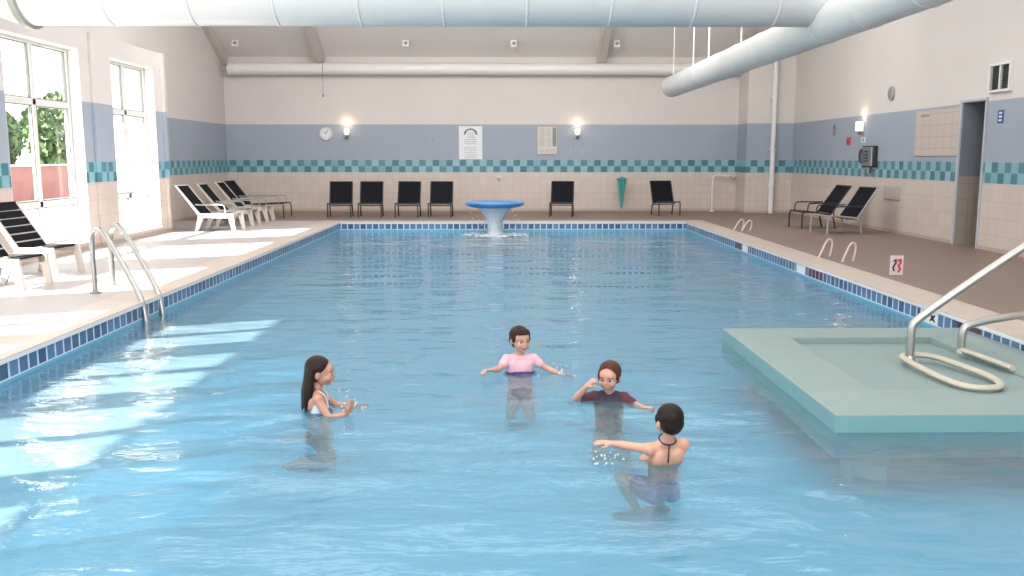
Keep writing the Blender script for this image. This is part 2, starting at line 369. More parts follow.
# ceiling: steep slope from the back wall, then flat
m = MB()
def slab(pts, t=.15): m.quadprism(pts, t)
m.quadprism([(FX - .3, BY + .1, 4.52), (RX + .3, BY + .1, 4.52), (RX + .3, 22.9, 6.62), (FX - .3, 22.9, 6.62)], .15)
m.box(FX - .3, RX + .3, NY - .3, 23.0, 6.55, 6.7); struct('ceiling', m, M_upper)
for k, xx in enumerate((-8.02, -5.2, 2.95, 6.85)):
    m = MB(); sl = .5
    v = [(-.11, 26.98, 4.22), (.11, 26.98, 4.22), (.11, 23.0, 6.22), (-.11, 23.0, 6.22)]
    m.quadprism([(xx + p[0], p[1], p[2] + .17) for p in v], .34)
    o = m.build('rafter', plain('rafter_paint', (.62, .57, .53), .7)); o['kind'] = 'structure'; o.name = 'trim_%d' % (k + 4)

# ------------------------------------------------------------------ ducts and pipes
duct = thing('air_duct', 'big white spiral air duct crossing the hall with a long round branch', 'duct', (0, 12.7, 3.89))
m = MB(); R1 = .52
prof = [(R1, -6.35)]
x = -6.35
pts = []
m.lathe([(R1, -6.35), (R1, 4.35), (R1 * .93, 4.5), (R1 * .7, 4.62), (R1 * .3, 4.68)], seg=48, axis='x'); m.build('main_duct', M_duct, duct, smooth=True)
for xx in [-6.35 + 1.12 * k for k in range(10)]:
    m = MB(); m.lathe([(R1 + .001, xx - .02), (R1 + .012, xx - .01), (R1 + .012, xx + .01), (R1 + .001, xx + .02)], seg=48, axis='x'); m.build('seam_band', M_duct, duct, smooth=True)
m = MB(); pl = [(-6.3, 0, 0)] + [(-6.35 - .62 * math.sin(a), 0, .62 - .62 * math.cos(a)) for a in [PI / 2 * k / 8 for k in range(9)]] + [(-6.97, 0, 2.55)]
m.tube(pl, R1 * .98, seg=40); m.build('elbow', M_duct, duct, smooth=True)
m = MB(); m.lathe([(R1, -6.42), (R1 + .05, -6.41), (R1 + .05, -6.33), (R1, -6.32)], seg=48, axis='x'); m.build('flange', M_greyframe, duct, smooth=True)
R2 = .27; bx_, bz = 4.5, 3.42 - 3.89
m = MB(); m.lathe([(R2 * .3, 24.06 - 12.7), (R2 * .85, 24.04 - 12.7), (R2, 24.0 - 12.7), (R2, -4.9 - 12.7)][::-1], c=(bx_, 0, bz), seg=40, axis='y'); m.build('branch_duct', M_duct, duct, smooth=True)
for yy in [23.2 - 1.5 * k for k in range(12)]:
    m = MB(); m.lathe([(R2 + .001, yy - 12.72), (R2 + .008, yy - 12.71), (R2 + .008, yy - 12.69), (R2 + .001, yy - 12.68)], c=(bx_, 0, bz), seg=40, axis='y'); m.build('seam_band', M_duct, duct, smooth=True)
m = MB(); m.lathe([(R2 + .22, .42), (R2 + .10, .30), (R2 + .03, .16), (R2 - .02, .05)], c=(bx_, 0, bz + .05), seg=32); m.build('saddle_joint', M_duct, duct, smooth=True)
for yy in (23.8, 21.4, 19.85, 17.2, 9.0):
    ztop = 6.56 if yy < 22.9 else 4.45 + .5 * (27.1 - yy)
    m = MB(); m.tube([(bx_, yy - 12.7, bz + R2 - .01), (bx_, yy - 12.7, ztop - 3.89)], .016 if yy > 20 else .018, 8); m.build('hanger_rod', M_white, duct)
# tube along the back wall
t_ = thing('wall_duct', 'long slim white tube duct high along the back wall', 'duct', (0, 26.72, 4.12))
m = MB(); m.lathe([(.168, -7.75), (.168, 7.05)], seg=28, axis='x'); m.build('tube', M_white, t_, smooth=True)
m = MB(); m.lathe([(.12, -7.86), (.172, -7.83), (.178, -7.5), (.17, -7.49)], seg=28, axis='x'); m.build('end_cap', M_white, t_, smooth=True)
for xx in (-7.6, -4.5, -1.5, 1.5, 4.5, 6.9):
    m = MB(); m.box(xx - .015, xx + .015, 0, .279, -.02, .02); m.build('bracket', M_white, t_)
# downpipe
t_ = thing('downpipe', 'white vertical pipe running down the chase in the right back corner', 'pipe', (7.78, 25.85, 0))
m = MB(); m.tube([(0, 0, 0.0), (0, 0, 4.88)], .07, 16); m.build('pipe', M_white, t_, smooth=True)
m = MB(); m.lathe([(.07, .72), (.09, .74), (.09, .84), (.07, .86)], seg=16); m.build('collar', M_white, t_, smooth=True)
for zz in (1.8, 3.2):
    m = MB(); m.box(-.09, .09, -.02, .14, zz, zz + .04); m.build('pipe_clamp', M_white, t_)
# pull cord
t_ = thing('pull_cord', 'thin hanging cord with small pull below the left rafter', 'cord', (-5.08, 26.5, 3.36))
m = MB(); m.tube([(0, 0, 0), (0, 0, 1.05)], .008, 6); m.build('cord', M_grey, t_)
m = MB(); m.lathe([(.01, .03), (.03, .0), (.03, -.04), (.01, -.05)], seg=12); m.build('pull_knob', M_grey, t_, smooth=True)
# little boxes on the slope over the tube
def junction(x, label):
    y_ = 26.25; t_ = thing('junction_box', label, 'fixture', (x, y_, 4.45 + .5 * (27.1 - y_) + .0), 0, 'small boxes under the sloping ceiling')
    t_.rotation_euler = (-math.atan(.5), 0, 0)
    m = MB(); m.box(-.09, .09, -.06, .06, -.24, -.03, .01); m.build('housing', M_white, t_)
    m = MB(); m.lathe([(.045, -.07), (.055, -.06), (.055, -.05)], c=(0, 0, -.14), seg=16, axis='y'); m.build('lens', M_grey, t_)
junction(-7.45, 'small white box under the ceiling slope, beside the left corner')
junction(-2.65, 'small white box under the ceiling slope, above the four black chairs')
junction(0.40, 'small white box under the ceiling slope, above the mushroom fountain')
junction(3.32, 'small white box under the ceiling slope, next to the branch duct hangers')

# ------------------------------------------------------------------ wall fittings
def sconce(loc, rz, label, box):
    t_ = thing('wall_sconce', label, 'lamp', loc, rz, 'lit wall sconces')   # local: wall plane at y=0, room at -y
    m = MB(); m.box(-.05, .05, -.025, 0, -.16, .02, .008); m.build('back_plate', M_steel, t_)
    m = MB()
    if box: m.box(-.085, .085, -.16, -.03, -.08, .14, .015)
    else: m.lathe([(.05, -.06), (.075, .0), (.085, .08), (.07, .12), (.03, .13)], c=(0, -.11, 0), seg=20)
    m.build('shade', emit('lamp_shade_glow', (1, .86, .68), 5.0) if 'glow' not in MATS else MATS['glow'], t_, smooth=True)
    m = MB(); m.lathe([(.02, -.16), (.045, -.10), (.05, -.06)], c=(0, -.10, 0), seg=16); m.tube([(0, -.02, -.12), (0, -.10, -.12)], .012, 8); m.build('holder', M_steel, t_, smooth=True)
    d = bpy.data.lights.new('sconce_bulb', 'POINT'); d.energy = 2.6; d.color = (1, .72, .45); d.shadow_soft_size = .05
    o = bpy.data.objects.new('sconce_bulb', d); COL.objects.link(o); o.parent = t_; o.location = (0, -.16, .26)
MATS['glow'] = emit('lamp_shade_glow', (1, .84, .64), 1.7)
sconce((-4.50, BY, 2.30), 0, 'lit round sconce beside the wall clock on the back wall', False)
sconce((2.29, BY, 2.30), 0, 'lit round sconce right of the framed notice on back wall', False)
sconce((RX, 21.0, 2.27), -PI / 2, 'lit square sconce on the right wall over the two chairs', True)
t_ = thing('wall_clock', 'round white wall clock beside the left sconce', 'clock', (-5.12, BY, 2.28))
m = MB(); m.lathe([(.20, 0), (.20, -.05), (.185, -.06), (.175, -.05)], seg=36, axis='y'); m.build('rim', plain('clock_rim', (.50, .50, .46), .4), t_, smooth=True)
m = MB(); m.lathe([(.175, -.045), (.175, -.052)], seg=36, axis='y'); m.build('dial', M_paper, t_)
for k in range(12):
    a = k * PI / 6; Mx = Matrix.Translation((math.sin(a) * .145, -.055, math.cos(a) * .145)) @ Matrix.Rotation(a, 4, 'Y'); m = MB(); m.box(-.006, .006, -.003, .003, -.016, .016, M=Mx); m.build('hour_mark', M_dark, t_)
for L, a in ((.09, 5.4), (.13, .5)):
    m = MB(); m.box(-.007, .007, -.004, .004, -.01, L, M=Matrix.Translation((0, -.06, 0)) @ Matrix.Rotation(a, 4, 'Y')); m.build('hand', M_dark, t_)
# posters
def text_part(s, size, mat, parent, loc, rot, name='lettering', sx=1.0):
    cu = bpy.data.curves.new(name, 'FONT'); cu.body = s; cu.size = size; cu.align_x = 'CENTER'; cu.align_y = 'CENTER'; cu.extrude = .002
    o = bpy.data.objects.new(name, cu); COL.objects.link(o); dg = bpy.context.evaluated_depsgraph_get()
    me = bpy.data.meshes.new_from_object(o.evaluated_get(dg)); bpy.data.objects.remove(o)
    me.materials.clear(); me.materials.append(mat); o = bpy.data.objects.new(name, me); COL.objects.link(o); o.parent = parent; o.location = loc; o.rotation_euler = rot; o.scale = (sx, 1, 1); return o
def squiggle(t_, mat, x0, x1, z, y, h=.018, seed=0):       # one line of illegible small print, a part of its sign
    rnd = random.Random(seed); x = x0; pts = []; up = 1
    while x < x1:
        pts.append((x, y, z + up * h * rnd.uniform(.25, .6))); up = -up; x += rnd.uniform(.007, .016)
    m = MB(); m.tube(pts, .0042, 4); return m.build('print_line', mat, t_)
t_ = thing('pool_rules_sign', 'tall white rules sign with dark print above the four chairs', 'sign', (-.865, BY, 1.53))
m = MB(); m.box(-.345, .345, -.02, 0, 0, .97, .004); m.build('board', M_paper, t_)
m = MB()
for k in range(13):
    a = PI * (k / 12); Mx = Matrix.Translation((-math.cos(a) * .17, -.022, .74 + math.sin(a) * .14)) @ Matrix.Rotation(-(PI / 2 - a), 4, 'Y')
    m.box(-.016, .016, -.002, .002, -.025, .03, M=Mx)
m.build('arched_heading', M_dark, t_)
for i, zz in enumerate((.78, .72, .655)): squiggle(t_, M_dark, -.10, .10, zz, -.0205, .03, i)
for i, zz in enumerate((.58, .52, .46, .34, .28, .21, .13, .07)): squiggle(t_, M_dark, -.18, .18, zz, -.0205, .022, 20 + i)
t_ = thing('framed_notice', 'cream framed notice with a dark column of print near right sconce', 'notice', (1.40, BY, 1.67))
m = MB(); m.box(-.31, .31, -.025, 0, 0, .84, .004); m.build('board', M_cream, t_)
m = MB(); m.box(-.31, -.285, -.035, -.025, 0, .84); m.box(.285, .31, -.035, -.025, 0, .84); m.box(-.285, .285, -.035, -.025, 0, .025); m.box(-.285, .285, -.035, -.025, .815, .84); m.build('frame', plain('tan_frame', (.42, .37, .33), .5), t_)
m = MB(); m.box(.16, .27, -.028, -.025, .24, .79); m.build('dark_column', M_grey, t_)
M_faded = plain('faded_brown_ink', (.25, .20, .19), .6)
for i in range(11): squiggle(t_, M_faded, -.24, -.06, .75 - i * .05, -.026, .03, 50 + i); squiggle(t_, M_faded, -.02, .12, .75 - i * .05, -.026, .022, 80 + i)
for i in range(2): squiggle(t_, M_faded, -.24, .24, .14 - i * .06, -.026, .03, 70 + i)
# small raised letters / numerals
t_ = thing('number_plate', 'faint pair of grey numerals on the blue band, back wall', 'sign', (-1.97, BY, 2.10))
m = MB(); m.box(-.14, .14, -.008, 0, -.07, .07, .003); m.build('plate', plain('pale_blue_plate', (.36, .42, .52), .6), t_); text_part('22', .14, M_grey, t_, (0, -.009, 0), (PI / 2, 0, 0))
t_ = thing('small_print_plate', 'little pale plate of print below the sconce by framed notice', 'sign', (2.29, BY, 1.78))
m = MB(); m.box(-.21, .21, -.008, 0, -.08, .08, .003); m.build('plate', plain('pale_grey_plate', (.46, .50, .57), .6), t_)
for i in range(3): squiggle(t_, M_dark, -.18, .18, .05 - .05 * i, -.009, .035, 100 + i)
t_ = thing('wall_tap', 'small chrome hose tap on the tiled back wall above fountain', 'tap', (-.03, BY, .95))
m = MB(); m.lathe([(.06, 0), (.06, -.015), (.02, -.02)], seg=16, axis='y'); m.tube([(0, -.01, 0), (0, -.12, 0), (0, -.16, -.05)], .018, 10); m.build('spout', M_steel, t_, smooth=True)
m = MB(); m.box(-.10, .10, -.10, -.07, .06, .085, .006); m.tube([(0, -.085, 0), (0, -.085, .07)], .012, 8); m.build('handle', M_white, t_)
# right wall items
def onright(y, z): return (RX, y, z)
t_ = thing('wall_vent', 'square white framed vent with dark louvres high on right wall', 'vent', onright(15.28, 2.92), -PI / 2)
m = MB(); W_, H_ = .33, .24
m.box(-W_, -W_ + .045, -.06, 0, -H_, H_); m.box(W_ - .045, W_, -.06, 0, -H_, H_); m.box(-W_ + .045, W_ - .045, -.06, 0, -H_, -H_ + .04); m.box(-W_ + .045, W_ - .045, -.06, 0, H_ - .04, H_); m.box(-.02, .02, -.05, 0, -H_ + .04, H_ - .04); m.build('frame', M_white, t_)
m = MB(); m.box(-W_ + .045, W_ - .045, -.006, 0, -H_ + .04, H_ - .04)
for k in range(9): m.box(-W_ + .045, W_ - .045, -.03, -.012, -H_ + .05 + k * .043, -H_ + .058 + k * .043, M=Matrix.Translation((0, 0, 0)))
m.build('louvres', plain('dark_louvre', (.035, .045, .04), .5), t_)
t_ = thing('blue_door_sign', 'narrow blue sign with white marks right of the doorway', 'sign', onright(15.23, 2.27), -PI / 2)
m = MB(); m.box(-.085, .085, -.012, 0, -.11, .11, .003); m.build('plate', M_navy, t_)
m = MB()
for k in range(3): m.box(-.04, .05, -.015, -.012, .045 - k * .06, .075 - k * .06)
m.build('white_marks', M_paper, t_)
t_ = thing('tiled_wall_panel', 'beige tiled rectangular panel on the blue band left of doorway', 'panel', onright(17.45, 2.06), -PI / 2)
m = MB(); m.box(-.86, .86, -.02, 0, -.44, .44, .004)
tp = NT('beige_panel_tile'); pos, x_, y_, z_ = tp.xyz(); g_ = grid(tp, y_, z_, .29, .22, .01); tp.bsdf(tp.mix(g_, (.58, .49, .44), (.42, .35, .31)), .4)
m.build('tiles', tp.m, t_)
squiggle(t_, M_grey, -.66, -.30, .34, -.021, .03, 5)
t_ = thing('wall_speaker', 'small round grey wall speaker high on the right wall', 'speaker', onright(19.55, 2.95), -PI / 2)
m = MB(); m.lathe([(.15, 0), (.15, -.04), (.13, -.05)], seg=28, axis='y'); m.build('rim', M_greyframe, t_, smooth=True)
m = MB(); m.lathe([(.125, -.045), (.09, -.058), (.02, -.062)], seg=28, axis='y'); m.build('grille', plain('mid_grey_grille', (.28, .28, .28), .6), t_, smooth=True)
t_ = thing('wall_sensor', 'slim dark grey sensor strip left of the right wall sconce', 'sensor', onright(22.8, 2.27), -PI / 2)
m = MB(); m.box(-.055, .055, -.03, 0, -.13, .13, .006); m.build('housing', M_grey, t_); m = MB(); m.box(-.025, .025, -.034, -.03, .04, .09); m.build('lens', M_dark, t_)
t_ = thing('fire_alarm', 'small red fire alarm point on the right wall', 'alarm', onright(21.8, 1.98), -PI / 2)
m = MB(); m.box(-.09, .09, -.04, 0, -.09, .09, .008); m.build('housing', M_red, t_); m = MB(); m.box(-.04, .04, -.044, -.04, -.03, .03); m.build('button', M_maroon, t_)
t_ = thing('small_wall_plaque', 'little white plaque with dark mark below the square sconce', 'sign', onright(20.95, 1.99), -PI / 2)
m = MB(); m.box(-.12, .12, -.012, 0, -.06, .06, .004); m.build('plate', M_paper, t_); m = MB(); m.tube([(-.05, -.014, .02), (0, -.014, .035), (.05, -.014, .02), (.05, -.014, -.02), (0, -.014, -.035), (-.05, -.014, -.02)], .008, 6, closed=True); m.build('ring_mark', M_dark, t_)
t_ = thing('wall_telephone', 'black and silver wall telephone box breaking the teal band', 'telephone', onright(20.45, 1.60), -PI / 2)
m = MB(); m.box(-.34, .34, -.08, 0, -.23, .25, .01); m.build('back_box', M_blackmetal, t_)
m = MB(); m.box(-.26, .28, -.12, -.08, -.20, .22, .01); m.build('face_plate', M_steel, t_)
m = MB(); m.tube([(-.27, -.12, .17), (-.30, -.15, .12), (-.30, -.15, -.08), (-.27, -.12, -.13)], .03, 10, smooth_n=1); m.build('handset', M_dark, t_, smooth=True)
for r_ in range(4):
    for c_ in range(3): m = MB(); m.box(-.09 + c_ * .07, -.05 + c_ * .07, -.128, -.12, .10 - r_ * .07, .135 - r_ * .07); m.build('key', M_dark, t_)
m = MB(); m.tube([(0, -.05, -.23), (0, -.05, -.36)], .05, 10); m.build('conduit', M_grey, t_)
m = MB(); m.tube([(-.30, -.13, -.12), (-.38, -.12, -.05), (-.42, -.08, .12), (-.34, -.05, .18)], .012, 8, smooth_n=2); m.build('cord', M_dark, t_, smooth=True)
t_ = thing('access_cover', 'blank beige access cover on the tiles behind the right chairs', 'panel', onright(19.25, .84), -PI / 2)
m = MB(); m.box(-.40, .40, -.025, 0, -.145, .145, .004); m.build('cover', plain('cover_paint', (.52, .46, .43), .5), t_)
for a_ in (-.36, .36):
    for b_ in (-.11, .11): m = MB(); m.ball((a_, -.026, b_), .009, sub=1); m.build('screw', M_grey, t_)

# ------------------------------------------------------------------ loungers and chairs
def sling_chair(name, label, fm, w=.60, arms=False, thick=.018, depth=.68, sh=.38, top=.93, lean=.30, group=None, slats=False, armm=None, plastic=False, loc=(0, 0, 0), rz=0):
    # local: faces -y ; origin on floor under the seat centre
    t_ = thing(name, label, 'chair', loc, rz, group); hw = w / 2; f = -depth / 2; b = depth / 2 - .12
    def sag(m, p0, p1, n, half, s):
        rows = []
        for i in range(n + 1):
            k = i / n; p = Vector(p0).lerp(Vector(p1), k); dn = Vector((0, -(p1[2] - p0[2]), (p1[1] - p0[1]))).normalized()
            off = dn * (-s * math.sin(PI * k)); rows.append([(x, p.y + off.y, p.z + off.z) for x in (-half, half)])
        for A, B in zip(rows, rows[1:]): m.quadprism([A[0], A[1], B[1], B[0]], .014)
    m = MB(); sag(m, (0, f + .02, sh), (0, b, sh - .05), 8, hw - .02, -.012 * 0 - .015); m.build('seat', M_black, t_)
    y1 = b + lean
    if slats:
        m = MB(); n = 6
        for i in range(n):
            a, c = i / n + .012, (i + 1) / n - .022
            pa = Vector((0, b, sh - .02)).lerp(Vector((0, y1, top)), a); pc = Vector((0, b, sh - .02)).lerp(Vector((0, y1, top)), c)
            m.quadprism([(-hw + .02, pa.y, pa.z), (hw - .02, pa.y, pa.z), (hw - .02, pc.y, pc.z), (-hw + .02, pc.y, pc.z)], .016)
        m.build('backrest', M_black, t_)
        m = MB(); 
        for s_ in (-1, 1): m.quadprism([(s_ * (hw - .08), b + .012, sh - .02), (s_ * (hw - .02), b + .012, sh - .02), (s_ * (hw - .02), y1 + .012, top), (s_ * (hw - .08), y1 + .012, top)], .014)
        m.quadprism([(-hw + .08, b + .014, sh), (hw - .08, b + .014, sh), (hw - .08, y1 + .014, top - .01), (-hw + .08, y1 + .014, top - .01)], .004)
        m.build('back_shell', fm, t_)
    else:
        m = MB(); sag(m, (0, b, sh - .03), (0, y1, top), 8, hw - .015, .012); m.build('backrest', M_black, t_)
    for s_ in (-1, 1):
        x = s_ * hw
        if plastic:
            m = MB(); m.quadprism([(x, f - .03, sh + .01), (x, b + .03, sh + .01), (x, b + .05, sh - .09), (x, f - .01, sh - .09)], .05); m.build('side_rail', fm, t_)
            m = MB(); m.quadprism([(x, f - .04, sh + .01), (x, f + .08, sh + .01), (x, f - .02, 0), (x, f - .09, 0)], .05); m.build('leg', fm, t_)
            m = MB(); m.quadprism([(x, b - .08, sh - .02), (x, b + .06, sh - .02), (x, b + .15, 0), (x, b + .08, 0)], .05); m.build('leg', fm, t_)
            m = MB(); m.quadprism([(x, b - .03, sh - .06), (x, b + .05, sh - .06), (x, y1 + .035, top + .01), (x, y1 - .005, top + .01)], .035); m.build('back_rail', fm, t_)
        else:
            m = MB(); m.tube([(x, f, 0), (x, f + .005, sh - .06), (x, f + .03, sh), (x, f + .12, sh)], thick, 8); m.build('leg', fm, t_, smooth=True)
            m = MB(); m.tube([(x, b - .1, sh - .05), (x, b + .05, sh - .10), (x, b + .12, 0)], thick, 8); m.build('leg', fm, t_, smooth=True)
            m = MB(); m.tube([(x, f + .1, sh), (x, b, sh - .05), (x, y1, top)], thick * .9, 8); m.build('side_rail', fm, t_, smooth=True)
        if arms:
            am = armm or fm
            m = MB(); m.tube([(x, f + .12, sh - .01), (x, f + .13, sh + .16), (x, f + .19, sh + .20), (x, b + .02, sh + .19), (x, b + .12, sh + .20)], .015, 8, smooth_n=1); m.build('armrest', am, t_, smooth=True)
    for yb_, zb2 in ((f + .02, sh), (y1, top), (b + .04, sh - .09)):
        m = MB(); m.tube([(-hw, yb_, zb2), (hw, yb_, zb2)], thick * .8, 8); m.build('cross_bar', fm if not slats else M_black, t_, smooth=True)
    return t_
GB = 'black chairs along the back wall'
c = sling_chair('pool_chair', 'black armless chair at back wall, leftmost of the four together', M_blackmetal, group=GB, loc=(-4.30, 24.35, 0), rz=.08)
dup(c, (-3.48, 24.35, 0), .05, 'black armless chair at back wall, second from left of the four')
dup(c, (-2.48, 24.35, 0), -.02, 'black armless chair at back wall, under the two grey numerals')
dup(c, (-1.60, 24.35, 0), -.02, 'black armless chair at back wall, just left of the mushroom fountain')
dup(c, (1.68, 24.55, 0), -.12, 'lone black armless chair below the framed notice and sconce')
dup(c, (4.60, 25.0, 0), .14, 'lone black armless chair right of the closed teal parasol')
GR = 'reclined chairs against the right wall'
sling_chair('pool_armchair', 'black framed armchair at right wall, farther of the pair', M_blackmetal, w=.66, arms=True, group=GR, lean=.45, top=.95, depth=.8, loc=(7.12, 20.45, 0), rz=-PI / 2 + .12, thick=.02)
sling_chair('pool_armchair', 'black armchair with grey rear legs at right wall, nearer of pair', M_greyframe, w=.66, arms=True, armm=M_blackmetal, group=GR, lean=.45, top=.97, depth=.8, loc=(7.15, 19.05, 0), rz=-PI / 2 + .20, thick=.022)
GL = 'row of reclined chairs in the left corner'
sling_chair('pool_lounge_chair', 'white plastic chair with dark sling, nearest of left corner row', M_slatwhite, w=.62, arms=True, armm=M_greyframe, plastic=True, depth=.78, lean=.52, top=.98, group=GL, loc=(-6.2, 19.95, 0), rz=PI / 2 - .06)
c2 = sling_chair('pool_lounge_chair', 'dark sling chair with grey frame, second in left corner row', M_beigeplastic, w=.62, arms=True, armm=M_greyframe, plastic=True, depth=.78, lean=.52, top=.97, group=GL, loc=(-6.2, 21.35, 0), rz=PI / 2)
dup(c2, (-6.22, 22.75, 0), PI / 2, 'dark sling chair with grey frame, third in left corner row', GL)
sling_chair('pool_lounge_chair', 'black framed chair with arms, last of row in left corner', M_blackmetal, w=.62, arms=True, armm=M_greyframe, depth=1.2, lean=.5, top=.96, group=GL, loc=(-6.3, 24.35, 0), rz=PI / 2 - .1)
c3 = sling_chair('slatted_lounge_chair', 'pale plastic chair with black slatted back beside the left windows', M_beigeplastic, w=.62, plastic=True, slats=True, depth=.56, lean=.42, top=.97, group='pale chairs with black slats', loc=(-6.28, 12.45, 0), rz=PI / 2 - .10)
dup(c3, (-6.06, 11.1, 0), PI / 2 - .05, 'pale plastic chair cut off by the left picture edge', 'pale chairs with black slats')

# ------------------------------------------------------------------ parasol, shower post, fountain
t_ = thing('closed_parasol', 'closed teal parasol propped against the tiled back wall', 'parasol', (3.58, 26.55, 0))
m = MB(); m.tube([(0, 0, 0), (0, 0, 1.0)], .018, 10); m.build('pole', M_greyframe, t_, smooth=True)
m = MB(); seg = 16; rings = []
for r_, z_ in ((.03, .12), (.06, .35), (.10, .65), (.14, .90), (.12, .97)):
    rings.append([m.b.verts.new((math.cos(2 * PI * k / seg) * r_ * (1 if k % 2 else .66), math.sin(2 * PI * k / seg) * r_ * (1 if k % 2 else .66), z_)) for k in range(seg)])
for A, B in zip(rings, rings[1:]):
    for k in range(seg): m.b.faces.new((A[k], A[(k + 1) % seg], B[(k + 1) % seg], B[k]))
m.b.faces.new(rings[0][::-1]); m.b.faces.new(rings[-1]); m.build('canopy', M_teal, t_)
m = MB(); m.lathe([(.15, .94), (.16, .97), (.05, 1.02), (.01, 1.04)], seg=16); m.build('crown_cap', M_teal, t_, smooth=True)
t_ = thing('shower_post', 'white shower post with bent spout arm near the right chase', 'shower', (6.30, 26.75, 0))
m = MB(); m.tube([(0, 0, 0), (0, 0, .98), (.06, 0, 1.08), (.30, 0, 1.07), (.50, -.02, 1.04)], .026, 10, smooth_n=1); m.build('post', M_white, t_, smooth=True)
m = MB(); m.tube([(.50, -.02, 1.04), (.56, -.02, .97), (.66, -.02, .97), (.69, -.02, 1.03)], .028, 10, smooth_n=1); m.build('spout', M_greyframe, t_, smooth=True)
m = MB(); m.lathe([(.07, 0), (.07, .02), (.03, .03)], seg=20); m.build('base_flange', M_white, t_, smooth=True)

def foam_mat():
    t = NT('white_water'); tc = t.n('ShaderNodeTexCoord'); nz = t.noise(tc.outputs['Object'], 14, 6, .7)
    t.bsdf(t.mix(nz, (.68, .78, .84), (.95, .97, .98)), .35, normal=t.bump(nz, 1.0, .05), spec=.5); return t.m
M_white_water = foam_mat()
t_ = thing('mushroom_fountain', 'blue topped mushroom fountain pouring white water at far pool end', 'fountain', (-.12, 21.15, ZF))
zb_ = -ZF
m = MB(); m.lathe([(.22, 1.10), (.48, 1.10), (.62, 1.13), (.69, 1.175), (.70, 1.21), (.68, 1.235), (.40, 1.25), (.05, 1.255)], seg=48); m.build('disc_top', M_bluefib, t_, smooth=True)
m = MB(); m.lathe([(.11, 0), (.10, .3), (.10, .9), (.22, 1.10)], seg=24); m.build('stem', plain('pale_blue_stem', (.5, .62, .7), .4), t_, smooth=True)
m = MB(); prof = [(.46, 1.12), (.39, 1.07), (.28, .97), (.20, .86), (.17, .72), (.16, .55), (.20, .475), (.36, .452)]
prof2 = []
for (a, b) in zip(prof, prof[1:]):
    for k in range(3): prof2.append((a[0] + (b[0] - a[0]) * k / 3, a[1] + (b[1] - a[1]) * k / 3))
prof2.append(prof[-1]); m.lathe(prof2, seg=64, wob=.05); m.build('falling_water', M_white_water, t_, smooth=True)
m = MB()
for k in range(160):
    a = random.uniform(0, 2 * PI); r_ = abs(random.gauss(0, .3)) + .18; r_ = min(r_, .75); m.ball((math.cos(a) * r_, math.sin(a) * r_ * .8, .45 + random.uniform(0, .02)), (random.uniform(.03, .09), random.uniform(.02, .06), .012), sub=1)
for k in range(60):
    a = random.uniform(0, 2 * PI); r_ = random.uniform(.42, .6); m.ball((math.cos(a) * r_, math.sin(a) * r_, random.uniform(.5, 1.0)), .012, sub=1)
m.build('splash', M_white_water, t_)['kind'] = 'stuff'

# ------------------------------------------------------------------ left ladder
t_ = thing('pool_ladder', 'pair of arched steel grab rails over the left pool edge', 'ladder', (-4.3, 10.6, 0))
def LP(p): return (p[0] + 4.3, p[1] - 10.6, p[2])
for (A, Bz) in (((-4.80, 10.62), (-3.93, 9.95)), ((-4.84, 11.22), (-3.93, 10.45))):
    pts = []
    for k, z_, s_ in ((0, .02, .0), (1, .45, -.01), (2, .68, .0), (3, .79, .12), (4, .74, .26), (5, .42, .56), (6, .06, .88), (7, -.12, .95), (8, -.50, 1.0)):
        pts.append(LP((A[0] + (Bz[0] - A[0]) * s_, A[1] + (Bz[1] - A[1]) * s_, z_)))
    m = MB(); m.tube(pts, .032, 12, smooth_n=2); m.build('rail', M_steel, t_, smooth=True)
    m = MB(); m.lathe([(.06, 0), (.06, .015), (.03, .03)], c=LP((A[0], A[1], .004)), seg=20); m.build('floor_flange', M_steel, t_, smooth=True)
for zz in (-.30, -.55):
    m = MB(); m.quadprism([LP((-3.99, 9.93, zz)), LP((-3.88, 9.93, zz)), LP((-3.88, 10.47, zz)), LP((-3.99, 10.47, zz))], .03); m.build('tread', M_steel, t_)

# ------------------------------------------------------------------ pool platform and its rails
XA, XB, YA, YB, PT = 2.23, PX1 - .005, 5.77, 8.85, -.10
t_ = thing('pool_platform', 'pale teal rectangular platform just above the water at right edge', 'platform', (XA, YA, ZF)); 
def Q(x, y, z): return (x - XA, y - YA, z - ZF)
m = MB(); rx0, rx1, ry0, ry1 = 2.76, 4.1, 6.45, 8.38
zt = PT - ZF
# rim tiles around a shallow ramped recess
m.box(0, XB - XA, 0, ry0 - YA, zt - .30, zt, .008); m.box(0, XB - XA, ry1 - YA, YB - YA, zt - .30, zt, .008)
m.box(0, rx0 - XA, ry0 - YA, ry1 - YA, zt - .30, zt, .008); m.box(rx1 - XA, XB - XA, ry0 - YA, ry1 - YA, zt - .30, zt, .008)
def plat_mat():
    t = NT('platform_top_tiles'); pos, x, y, z = t.xyz(); nz = t.noise(pos, 2, 4)
    g = grid(t, t.math('ADD', x, 50 - 2.23 + .12), t.math('ADD', y, 50 - 5.77 + .16), .76, .76, .006)
    c = t.mix(nz, (.205, .285, .28), (.245, .33, .32)); c = t.mix(t.math('MULTIPLY', g, .5), c, (.15, .24, .24))
    c = t.mix(t.math('MULTIPLY', t.math('LESS_THAN', z, PT - .009), t.math('MAXIMUM', t.math('LESS_THAN', x, 2.3), t.math('LESS_THAN', y, 5.85))), c, (.17, .34, .37)); t.bsdf(c, .4, spec=.4); return t.m
M_plat = plat_mat(); m.build('deck', M_plat, t_)
m = MB(); m.quadprism([Q(rx0, ry0, PT - .012), Q(rx1, ry0, PT - .012), Q(rx1, ry1, PT - .075), Q(rx0, ry1, PT - .075)], .02); m.build('recessed_ramp', M_platform, t_)
for lx in (.35, XB - XA - .35):
    for ly in (.35, YB - YA - .35):
        m = MB(); m.box(lx - .12, lx + .12, ly - .12, ly + .12, 0, zt - .3); m.build('leg', M_platside, t_)
